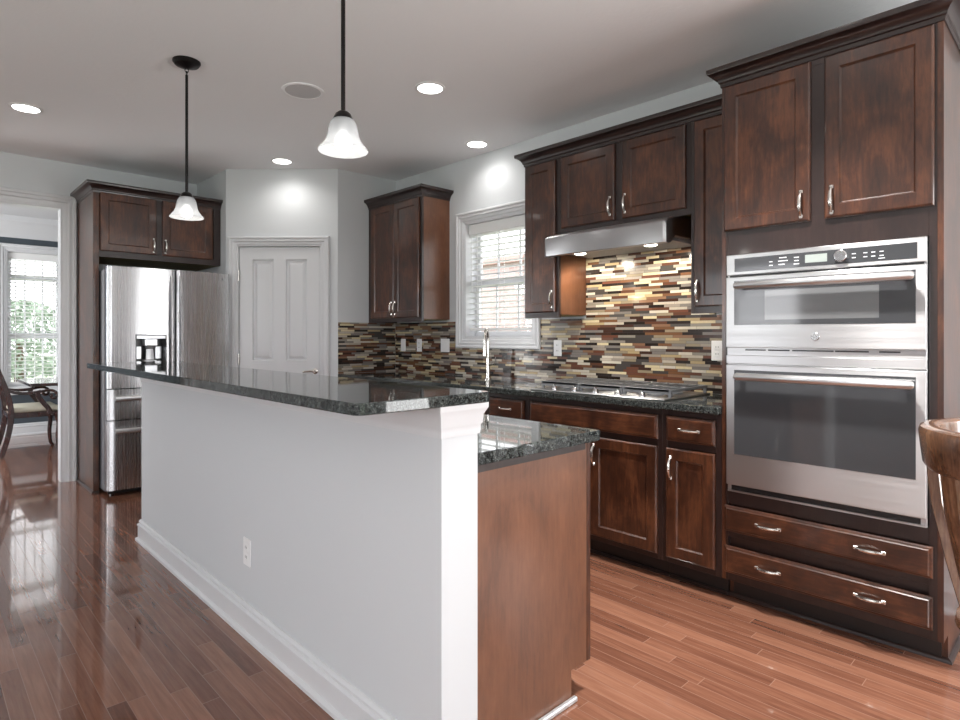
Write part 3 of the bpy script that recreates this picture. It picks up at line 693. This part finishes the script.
# ---- wall plates
def plate(label, fr, u, z, w, kind, n=.0, group=None):
    p = fr(u, n, z); t = thing({'outlet': 'wall_outlet', 'switch': 'light_switch'}[kind], label, {'outlet': 'outlet', 'switch': 'switch'}[kind], tuple(p), group)
    MB().box(u-w/2, u+w/2, n+.0003, n+.006, z-.058, z+.058, .003, fr).build('cover_plate', 'white_pl', t)
    k = max(1, round(w/.07))
    for q in range(k):
        uu = u+(q-(k-1)/2)*.046
        if kind == 'switch': MB().box(uu-.0165, uu+.0165, n+.006, n+.0095, z-.033, z+.033, .002, fr).build('rocker', 'white_pl', t)
        else:
            for zz in (-.02, .02):
                s_ = MB().box(uu-.0165, uu+.0165, n+.006, n+.0085, z+zz-.014, z+zz+.014, .002, fr).build('socket', 'white_pl', t)
                MB().box(uu-.008, uu-.005, n+.0085, n+.0088, z+zz-.004, z+zz+.006, 0, fr).box(uu+.005, uu+.008, n+.0085, n+.0088, z+zz-.004, z+zz+.006, 0, fr).build('slots', 'black', s_)
g = 'white plates on the mosaic backsplash'
plate('white switch plate on mosaic tile nearest the inner corner', frR, 4.560, 1.165, .072, 'switch', .0097, g)
plate('white outlet plate under the middle of the corner wall cabinet', frR, 4.315, 1.165, .072, 'outlet', .0097, g)
plate('wide white double switch plate just left of the sink window', frR, 3.952, 1.168, .116, 'switch', .0097, g)
plate('white outlet plate on tile just right of the sink window', frR, 2.705, 1.163, .072, 'outlet', .0097, g)
plate('white outlet plate on tile beside the oven tower', frR, 1.530, 1.165, .072, 'outlet', .0097, g)

# ================================================================== pantry door
rt = D.objects.new('door_1', None); COL.objects.link(rt); rt['_w'] = (0, 0, 0); rt['kind'] = 'structure'
casing(MB(), frP, PD[0], PD[1], 0, PD[3], bottom=False, w=.088).build('casing', 'door', rt)
a, b = PD[0]+.006, PD[1]-.006; m = MB(); n0 = -.030
rails = [(0.005, .20), (.86, 1.03), (1.935, 2.044)]; st = [(a, .235), (.425, .535), (.725, b)]
for z0, z1 in rails: m.box(a, b, n0-.035, n0+.022, z0, z1, .0, frP)
for s0, s1 in st:
    for z0, z1 in ((.20, .86), (1.03, 1.935)): m.box(s0, s1, n0-.035, n0+.022, z0, z1, 0, frP)
for s0, s1 in ((.235, .425), (.535, .725)):
    for z0, z1 in ((.20, .86), (1.03, 1.935)):
        m.frame_loft(s0, s1, z0, z1, [(0, n0-.03), (0, n0+.018), (.008, n0+.003), (.018, n0+.003), (.040, n0+.017), (.045, n0+.018)], frP)
m.build('door_leaf', 'door', rt, 20)
m = MB(); zz = .935; uu = .80
m.lathe([(.026, 0), (.026, .006), (.012, .010), (.010, .035)], (0, 0, 0), 16)
for v in m.b.verts: v.co = frP(uu, n0+.0225, zz)+frP.u*v.co.x+frP.n*v.co.z+Vector((0, 0, v.co.y))
m.tube([frP(uu, n0+.055, zz), frP(uu-.03, n0+.06, zz+.004), frP(uu-.10, n0+.056, zz-.004)], [.010, .009, .007], 8)
m.build('door_handle', 'nickel', rt)
for z in (1.79, 1.04, .25):
    MB().box(PD[0]-.004, PD[0]+.012, .001, .006, z-.045, z+.045, .001, frP).tube([frP(PD[0]+.004, .010, z-.048), frP(PD[0]+.004, .010, z+.048)], .006, 8).build('hinge', 'nickel', rt)
struct('baseboard_pantry', MB().box(.0, PD[0]-.09, .0005, .014, 0, .13, .002, frP).box(PD[1]+.09, PLEN-.001, .0005, .014, 0, .13, .002, frP), 'trim')

# ================================================================== fridge surround and fridge
t = thing('fridge_cabinet', 'dark cabinet and side panel framing the refrigerator', 'cabinet', (1.56, 5.85, 0))
GX0, GX1, GY = 1.060, 2.0485, 5.535; frG = Fr((0, GY), (1, 0), (0, -1))
m = MB(); m.box(GX0, GX0+.019, GY+.0195, YF-.001, 0, 2.41, .001); m.build('side_panel', 'wood', t)
m = MB(); m.box(GX0, GX0+.040, -.019, 0, 0, 2.41, .001, frG); m.build('edge_stile', 'wood', t)
MB().sweep([(0, 0), (.013, 0), (.012, .008), (.008, .014), (0, .018)], [(GX0-.0005, YF-.03), (GX0-.0005, GY-.0005), (GX0+.04, GY-.0005)][::-1][::-1]).build('shoe_moulding', 'frame', t)
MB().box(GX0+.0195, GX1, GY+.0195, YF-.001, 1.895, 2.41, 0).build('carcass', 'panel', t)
MB().box(GX0+.02, GX1-.001, GY+.02, YF-.002, 1.888, 1.8945, 0).build('bottom_panel', 'ply', t)
m = MB()
for q in ((GX1-.06, GX1, 1.885, 2.41), (GX0+.04, GX1-.06, 2.385, 2.41), (GX0+.04, GX1-.06, 1.885, 1.945), (1.505, 1.565, 1.945, 2.385)): m.box(q[0], q[1], -.019, 0, q[2], q[3], .0008, frG)
m.build('face_frame', 'frame', t)
cab_door(t, frG, 1.106, 1.514, 1.933, 2.400, .0002, 'wood', (1.492, 2.01)); cab_door(t, frG, 1.562, 1.972, 1.933, 2.400, .0002, 'wood', (1.584, 2.01))
MB().sweep([(o, z+2.395) for o, z in crown], [(GX0-.0005, YF-.002), (GX0-.0005, GY-.001), (GX1, GY-.001)][::-1][::-1]).build('crown_moulding', 'frame', t)
MB().box(GX0, GX1, GY, YF-.002, 2.4105, 2.413, 0).build('top_panel', 'frame', t)

t = thing('refrigerator', 'stainless french door refrigerator with ice dispenser', 'refrigerator', (1.58, 5.75, 0))
RX0, RX1, RYD, RYB = 1.106, 2.046, 5.285, 5.385
MB().box(RX0+.004, RX1-.004, RYB+.004, 6.10, .03, 1.775, .004).build('fridge_body', 'fridge_side', t)
m = MB().box(RX0+.02, RX1-.02, RYB-.02, RYB+.003, .012, .06, .0); m.build('kick_grille', 'black', t)
m = MB()
for xx in (RX0+.06, RX1-.06): m.lathe([(.018, 0), (.018, .03)], (xx, RYB+.03, .0003), 10); m.lathe([(.018, 0), (.018, .03)], (xx, 6.05, .0003), 10)
m.build('feet', 'black', t)
def slab_door(name, x0, x1, z0, z1, bow, hole=None, outer=None):
    """a door with a gently bowed front; hole=(hx0,hx1,hz0,hz1) leaves a recess"""
    def front(x):
        c = (x-(RX0+RX1)/2)/((RX1-RX0)/2); base = RYD-bow*(1-c*c)
        e = min(x-x0, x1-x); R_ = .022
        return base+(R_-math.sqrt(max(0, R_*R_-(R_-e)**2)) if e < R_ else 0)
    xs = sorted(set([x0+.022*q for q in (0, .08, .25, .5, 1)]+[x1-.022*q for q in (0, .08, .25, .5, 1)]+[x0+(x1-x0)*k/16 for k in range(1, 16)]+([hole[0], hole[1]] if hole else [])))
    m = MB()
    def strip(xl, za, zb):
        R = [[Vector((x, RYB, za)) for x in (0,)]]
        rings = []
        for x in xl: y = front(x); rings.append([Vector((x, RYB, za)), Vector((x, y, za)), Vector((x, y, zb)), Vector((x, RYB, zb))])
        m.rings(rings)
    if hole:
        strip([x for x in xs if x <= hole[0]+1e-6], z0, z1); strip([x for x in xs if x >= hole[1]-1e-6], z0, z1)
        mid = [x for x in xs if hole[0]-1e-6 <= x <= hole[1]+1e-6]; strip(mid, z0, hole[2]); strip(mid, hole[3], z1)
    else: strip(xs, z0, z1)
    o = m.build(name, 'steel_z', t, 30); return o, front
XM = 1.590
HO = (1.295, 1.520, .955, 1.262)
dl_, fl = slab_door('fridge_door', RX0, XM-.003, .842, 1.792, .022, HO)
dr_, fr_ = slab_door('fridge_door', XM+.003, RX1, .842, 1.792, .022)
d1, f1 = slab_door('fridge_drawer', RX0, RX1, .598, .834, .022)
d2, f2 = slab_door('fridge_drawer', RX0, RX1, .052, .590, .022)
MB().box(XM-.0028, XM+.0028, 5.31, RYB, .842, 1.79, 0).build('door_seal', 'black', t)
MB().box(RX0+.01, RX1-.01, RYB-.04, RYB+.0035, .5905, .5975, 0).box(RX0+.01, RX1-.01, RYB-.04, RYB+.0035, .8345, .8415, 0).build('drawer_seal', 'black', t)
# long bowed grips beside the centre gap
for dd, sx in ((dl_, -1), (dr_, 1)):
    xc = XM+sx*.034; pts = []; rr_ = []
    for k in range(13):
        s_ = k/12; zz = .90+s_*(1.745-.90); off = .026*math.sin(PI*s_)**.5 if 0 < s_ < 1 else 0
        pts.append((xc+sx*.004*math.cos(PI*(s_-.5)), fl(1.54)-.004-off, zz)); rr_.append(.013 if 0 < k < 12 else .008)
    MB().tube(pts, rr_, 10, 1.0).build('handle', 'steel_z', dd)
for dd, zz in ((d1, .765), (d2, .515)):
    m = MB(); x0, x1 = RX0+.045, RX1-.045; pts = []
    for k in range(13):
        x = x0+(x1-x0)*k/12; c = (x-(RX0+RX1)/2)/((RX1-RX0)/2); pts.append((x, RYD-.022*(1-c*c)-.040, zz))
    m.bar(pts, .036, .022, (0, 0, 1))
    for x in (x0+.03, x1-.03): m.box(x-.014, x+.014, RYD-.03, RYD-.002, zz-.012, zz+.012, .003)
    m.build('handle', 'steel_r', dd)
# dispenser
dy = fl((HO[0]+HO[1])/2)
m = MB(); m.box(HO[0], HO[1], RYB-.012, RYB-.002, HO[2], HO[3], 0); m.box(HO[0], HO[0]+.006, dy-.001, RYB-.012, HO[2], HO[3], 0); m.box(HO[1]-.006, HO[1], dy-.001, RYB-.012, HO[2], HO[3], 0); m.box(HO[0]+.006, HO[1]-.006, dy-.001, RYB-.012, HO[3]-.006, HO[3], 0)
ds = m.build('dispenser_recess', 'black', dl_)
MB().box(HO[0]+.006, HO[1]-.006, dy+.006, RYB-.014, HO[2], HO[2]+.012, .002).build('drip_tray', 'silver_pl', ds)
MB().box(HO[0]+.008, HO[1]-.008, dy-.0005, dy+.02, HO[3]-.034, HO[3]-.008, .002).build('control_strip', 'silver_pl', ds)
MB().box(1.362, 1.452, dy+.0, RYB-.02, 1.172, 1.226, .004).build('nozzle_housing', 'silver_pl', ds)
MB().lathe([(.038, 0), (.030, -.018), (.018, -.022)], (1.407, dy+.045, 1.171), 16).build('nozzle', 'grey_pl', ds)
MB().bar([(1.407, dy+.05, 1.145), (1.407, dy+.04, 1.06)], [.05, .06], .008, (1, 0, 0)).build('paddle', 'silver_pl', ds)
MB().box(1.362, 1.452, dy+.02, RYB-.02, HO[2]+.013, 1.055, .004).build('lower_housing', 'silver_pl', ds)
for q0 in (HO[0]+.014, HO[1]-.062): MB().box(q0, q0+.048, RYB-.03, RYB-.013, 1.065, 1.165, .002).build('backlight_panel', 'silver_pl', ds)
# badge
bx, bz = 1.978, 1.742; byy = fr_(bx)
frLG = Fr((bx, byy-.0006), (1, 0), (0, -1))
m = MB().lathe([(.011, 0), (.011, -.0012)], (bx-.016, byy, bz), 18, 'y'); m.build('badge', 'grey_pl', dr_)
text_mb('LG', .020, frLG, .010, .0, -.0070+bz).build('badge_letters', 'print', dr_)
xk = XM+.0075; MB().box(xk+.010, xk+.020, fr_(xk+.015)-.0010, fr_(xk+.015)+.001, 1.36, 1.44, 0).build('energy_sticker', 'white_pl', dr_)

# ================================================================== island
IX0, IX1, IY0, IY1 = 1.030, 1.163, 1.220, 4.060
ZB0, ZB1 = 1.064, 1.094
t = thing('half_wall', 'white half wall carrying the raised breakfast bar', 'half wall', (1.0965, 2.64, 0))
MB().box(IX0, IX1, IY0, IY1, 0, ZB0-.0005, 0).build('wall_core', 'paint', t)
cap = [(0, .975), (.004, .975), (.006, .988), (.006, 1.000), (.010, 1.006), (.012, 1.030), (.020, 1.046), (.022, 1.050), (.022, 1.0633), (0, 1.0633)]
path = [(IX0-.0005, IY1), (IX0-.0005, IY0-.0005), (IX1+.0, IY0-.0005)]
MB().sweep(cap, [(IX0-.0005, IY1+.0005), (IX0-.0005, IY0-.0005), (IX1+.0005, IY0-.0005), (IX1+.0005, IY1+.0005)], closed=True).build('cap_moulding', 'trim', t)
MB().sweep(bbp, [(IX1, IY1+.0005), (IX0-.0005, IY1+.0005), (IX0-.0005, IY0-.0005), (IX1, IY0-.0005)]).build('baseboard', 'trim', t)
# bar top: rounded near-left corner
bx0_, bx1_, by0_, by1_ = .745, 1.190, 1.185, 4.075
def rrect(x0, x1, y0, y1, r, seg=10):
    P = []
    for cx_, cy_, a0 in ((x1-r, y1-r, 0), (x0+r, y1-r, PI/2), (x0+r, y0+r, PI), (x1-r, y0+r, 1.5*PI)):
        for k in range(seg+1): a = a0+PI/2*k/seg; P.append((cx_+r*math.cos(a), cy_+r*math.sin(a)))
    return P
def slab(x0, x1, y0, y1, z0, z1, r, e=.0025):
    return MB().rings([[Vector((x, y, z)) for x, y in rrect(x0+q, x1-q, y0+q, y1-q, max(r-q, .002))] for q, z in ((e, z0), (e*.3, z0+e*.3), (0, z0+e), (0, z1-e), (e*.3, z1-e*.3), (e, z1))])
tag(slab(bx0_, bx1_, by0_, by1_, ZB0, ZB1, .03).build('granite_bar_counter', 'granite', None, 12, (.96, 2.6, ZB0)), 'raised black granite bar top on the white half wall', 'bar counter')
plate('white outlet low on the living room side of the half wall', Fr((IX0, 0), (0, 1), (-1, 0)), 2.478, .343, .072, 'outlet', .0003)
# cabinet under the lower worktop
t = thing('island_cabinet', 'island base cabinet with plain brown end panel', 'cabinet', (1.45, 2.6, 0))
CX1 = 1.726
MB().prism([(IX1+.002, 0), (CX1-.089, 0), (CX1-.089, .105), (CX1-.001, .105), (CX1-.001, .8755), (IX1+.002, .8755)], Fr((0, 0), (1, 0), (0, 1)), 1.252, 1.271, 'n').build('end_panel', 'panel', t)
MB().box(IX1+.002, CX1-.02, 1.2715, 4.05, .105, .8755, 0).build('carcass', 'frame', t)
MB().box(IX1+.002, CX1-.090, 1.2715, 4.05, 0, .104, 0).build('toe_kick', 'toe', t)
MB().box(IX1+.002, CX1-.01, 1.2505, 1.2518, .852, .8755, 0).build('top_rail', 'frame', t)
frI = Fr((CX1, 0), (0, 1), (1, 0))
m = MB(); m.box(1.252, 1.290, -.0005, .0, .105, .8755, 0, frI); 
m = MB(); m.box(1.250, 1.300, 0, .019, .105, .8755, .001, frI)
for q in (1.86, 2.46, 3.07, 3.68): m.box(q-.03, q+.03, 0, .019, .105, .8755, .001, frI)
m.box(4.01, 4.05, 0, .019, .105, .8755, .001, frI); m.box(1.30, 4.01, 0, .0185, .846, .8755, 0, frI); m.box(1.30, 4.01, 0, .0185, .105, .14, 0, frI); m.box(1.30, 4.01, 0, .0185, .69, .72, 0, frI)
m.build('face_frame', 'wood', t)
for a, b in ((1.290, 1.84), (1.88, 2.44), (2.48, 3.05), (3.09, 3.66), (3.70, 4.02)):
    cab_drawer(t, frI, a, b, .722, .846, .0195, 'wood_y', ((a+b)/2,)); cab_door(t, frI, a, b, .135, .686, .0195, 'wood', (a+.035, .59))
MB().box(IX1+.03, CX1-.074, 1.234, 1.2515, 0, .018, .004).build('shoe_moulding', 'silver_pl', t)  # glossy dark strip coloured silver, its reflection put into the colour
tag(slab(IX1+.001, 1.785, 1.235, 4.06, .8765, .914, .006).build('island_worktop', 'granite', None, 12, (1.47, 2.65, .8765)), 'lower black granite worktop on the island cabinet', 'worktop')

# ================================================================== ceiling fittings
def recessed(x, y, label, power=11, group='recessed ceiling lights'):
    t = thing('recessed_light', label, 'ceiling light', (x, y, ZC), group)
    MB().lathe([(.092, -.0003), (.092, -.004), (.078, -.007), (.074, -.005), (.074, -.0003)], (x, y, ZC), 28).build('trim_ring', 'white_pl', t)
    MB().lathe([(.073, -.0004), (.073, -.0045), (.06, -.006)], (x, y, ZC), 28).build('lens', 'lamp', t)
    l = D.lights.new('recessed_spot', 'SPOT'); l.energy = power; l.spot_size = 2.75 if power < 50 else 1.65; l.spot_blend = .8; l.shadow_soft_size = .07; l.color = (1, .97, .93)
    lo = D.objects.new('recessed_spot', l); COL.objects.link(lo); lo.location = (x, y, ZC-.02)
recessed(.556, 4.859, 'lit recessed ceiling light nearest the dining doorway')
recessed(2.296, 4.82, 'lit recessed ceiling light right above the white pantry door')
recessed(2.261, 2.785, 'lit recessed ceiling light in mid ceiling over the island aisle', 170)
recessed(3.183, 3.345, 'lit recessed ceiling light close to wall above the sink window')
recessed(2.15, .85, 'lit recessed ceiling light in front of the oven tower', 300)
t = thing('ceiling_speaker', 'round white flush ceiling speaker beside the near pendant', 'speaker', (1.732, 3.355, ZC))
MB().lathe([(.125, -.0003), (.125, -.004), (.118, -.007), (.108, -.006), (.106, -.004)], (1.732, 3.355, ZC), 36).build('rim', 'ceil', t)
def _grl():
    m, h, p = principled('speaker_grille', (.58, .58, .59), .7); v = h.coord((1, 1, 1)); a = h.noise(v, 400, 1); h.l(h.bump(a, .4, .001), p.inputs['Normal']); return m
M['grille'] = _grl()
MB().lathe([(.105, -.0004), (.105, -.005), (.05, -.0056)], (1.732, 3.355, ZC), 36).build('grille', 'grille', t)
def pendant(x, y, label, zr=1.893):
    t = thing('pendant_light', label, 'pendant lamp', (x, y, ZC), 'pendant lamps over the bar')
    MB().lathe([(.070, -.0005), (.070, -.008), (.060, -.022), (.030, -.032), (.012, -.038)], (x, y, ZC), 24).build('ceiling_canopy', 'dark_metal', t)
    m = MB()
    for k in range(2):
        R_ = []
        for q in range(13):
            a = 2*PI*q/12; R_.append((x+(.009*math.cos(a) if k == 0 else 0), y+(.009*math.cos(a) if k else 0), ZC-.048-.018*k+.013*math.sin(a)))
        m.tube(R_, .0022, 6)
    m.build('chain_link', 'dark_metal', t)
    MB().tube([(x, y, ZC-.075), (x, y, zr+.135)], .0075, 10).build('rod', 'dark_metal', t)
    MB().lathe([(.008, .138), (.016, .136), (.026, .128), (.031, .118), (.034, .112), (.034, .106), (.012, .106)], (x, y, zr), 24).build('shade_holder', 'dark_metal', t)
    pr = [(.028, .112), (.038, .106), (.046, .092), (.051, .070), (.055, .048), (.063, .030), (.076, .014), (.085, .004), (.086, .0)]
    inn = [(r-.0035, z) for r, z in pr[::-1]]
    MB().lathe(pr+[(.0845, -.0015)]+inn, (x, y, zr), 36, 'z', False, False).build('glass_shade', 'shade', t, 60)
    MB().lathe([(.013, .105), (.014, .075), (.012, .070)], (x, y, zr), 16).build('lamp_socket', 'white_pl', t)
    MB().lathe([(.012, .070), (.018, .058), (.028, .042), (.031, .026), (.028, .012), (.018, .002), (.001, -.002)], (x, y, zr), 20).build('bulb', 'bulb', t)
    l = D.lights.new('bulb_glow', 'POINT'); l.energy = .8; l.shadow_soft_size = .032; l.color = (1, .96, .9)
    lo = D.objects.new('bulb_glow', l); COL.objects.link(lo); lo.location = (x, y, zr-.035)
pendant(1.09, 1.82, 'near pendant with lit frosted bell shade and long dark rod')
pendant(1.09, 3.43, 'far pendant with lit frosted bell shade, before the fridge')

# ================================================================== dining chair and table
def catmull(P, n=6):
    P = [Vector(p) for p in P]; out = []
    for i in range(len(P)-1):
        p0, p1, p2, p3 = P[max(i-1, 0)], P[i], P[i+1], P[min(i+2, len(P)-1)]
        for k in range(n):
            s_ = k/n; out.append(.5*((2*p1)+(p2-p0)*s_+(2*p0-5*p1+4*p2-p3)*s_*s_+(3*p1-p0-3*p2+p3)*s_**3))
    out.append(P[-1]); return out
t = thing('dining_armchair', 'dark carved armchair with cream seat in the dining room', 'chair', (.95, 8.05, 0))
yn, yfar = 7.79, 8.31
for yy, sg in ((yn, 1), (yfar, -1)):
    P = catmull([(.685, yy, 0), (.735, yy, .18), (.765, yy, .36), (.765, yy, .50), (.735, yy, .66), (.685, yy, .82), (.62, yy, 1.0), (.575, yy, 1.08)])
    MB().bar(P, .034, .048, (0, 1, 0)).build('back_post', 'mahog', t)
    P = catmull([(.74, yy, .69), (.79, yy, .665), (.87, yy, .650), (.97, yy, .652), (1.02, yy, .665)])
    a_ = MB().bar(P, .040, .030, (0, 1, 0))
    P = catmull([(.985, yy, .66), (1.0, yy, .60), (1.045, yy, .53), (1.08, yy, .48), (1.10, yy, .42)]); a_.bar(P, .038, .045, (0, 1, 0))
    P = catmull([(1.0, yy, .655), (1.06, yy, .668), (1.12, yy, .665), (1.155, yy, .635), (1.15, yy, .59), (1.12, yy, .585), (1.105, yy, .61), (1.12, yy, .625)]); a_.tube(P, .014, 8)
    a_.build('arm', 'mahog', t)
    P = catmull([(1.15, yy, .43), (1.175, yy, .32), (1.165, yy, .18), (1.175, yy, .05), (1.20, yy, .0)])
    MB().tube(P, [.026-.012*k/(len(P)-1) for k in range(len(P))], 8).build('front_leg', 'mahog', t)
m = MB(); m.box(.74, 1.19, yn-.012, yn+.02, .395, .445, .004); m.box(.74, 1.19, yfar-.02, yfar+.012, .395, .445, .004); m.box(1.165, 1.195, yn+.02, yfar-.02, .395, .445, .004); m.box(.745, .775, yn+.02, yfar-.02, .395, .445, .004)
m.build('seat_rail', 'mahog', t)
MB().box(.775, 1.185, yn+.0, yfar-.0, .446, .505, .028, seg=3).build('seat_cushion', 'fabric', t)
m = MB(); m.bar([(.582, yn+.02, 1.06), (.56, 8.05, 1.10), (.582, yfar-.02, 1.06)], .07, .03, (0, 0, 1)); m.bar([(.70, yn+.02, .76), (.68, 8.05, .77), (.70, yfar-.02, .76)], .05, .025, (0, 0, 1))
m.build('back_rail', 'mahog', t)
MB().bar(catmull([(.69, 8.05, .77), (.62, 8.05, .92), (.56, 8.05, 1.08)]), .16, .015, (0, 1, 0)).build('back_splat', 'mahog', t)
t = thing('dining_table', 'dark wood dining table in front of the carved armchair', 'table', (1.7, 8.38, 0))
slab(.93, 2.4, 7.86, 8.90, .708, .742, .03, .008).build('tabletop', 'mahog', t, 12)
MB().box(1.30, 2.32, 7.98, 8.78, .64, .7078, .003).build('apron', 'mahog', t)
for xx in (1.36, 2.26):
    for yy in (8.04, 8.72):
        P = [(xx, yy, .64), (xx, yy, .5), (xx, yy, .25), (xx, yy, 0)]; MB().tube(P, [.038, .045, .026, .02], 10).build('leg', 'mahog', t)

# ================================================================== bar stool at the right edge
sx, sy = 2.239, .067; R0 = .29
t = thing('barrel_chair', 'worn brown wooden barrel back chair standing near the oven tower', 'chair', (sx, sy, 0))
aim = math.atan2(-sy, -sx)-1.2       # back of the stool towards the camera
def ring_pt(a, r, z): return Vector((sx+r*math.cos(a), sy+r*math.sin(a), z))
def rail(a0, a1, prof, n):
    return MB().rings([[ring_pt(a0+(a1-a0)*k/n, R0+o, z) for o, z in prof] for k in range(n+1)])
rp = [(-.020, .872), (.004, .865), (.014, .880), (.020, .93), (.024, .972), (.020, .985), (.010, .990), (-.016, .990), (-.026, .984), (-.028, .965)]
rail(aim-2.0, aim+2.0, rp, 40).build('top_rail', 'stoolwood', t)
for k, a in enumerate((-1.55, -.93, -.31, .31, .93, 1.55)):
    aa = aim+a; MB().bar([ring_pt(aa, R0-.010, .885), ring_pt(aa, R0-.022, .76), ring_pt(aa, R0-.055, .60), ring_pt(aa, R0-.092, .452)], [.058, .060, .055, .05], .030, (-math.sin(aa), math.cos(aa), 0)).build('back_slat', 'stoolwood', t)
MB().lathe([(.12, .395), (.215, .40), (.228, .42), (.225, .442), (.20, .452), (.06, .442)], (sx, sy, 0), 36).build('seat', 'stoolwood', t)
for k in range(4):
    aa = aim+PI/4+k*PI/2; MB().tube([ring_pt(aa, .15, .40), ring_pt(aa, .17, .2), ring_pt(aa, .20, 0)], [.024, .022, .016], 10).build('leg', 'stoolwood', t)
for k in range(4):
    a0_ = aim+PI/4+k*PI/2; MB().tube([ring_pt(a0_, .178, .14), ring_pt(a0_+PI/2, .178, .14)], .010, 8).build('stretcher', 'stoolwood', t)

for o in D.objects:
    if '_w' in o: del o['_w']
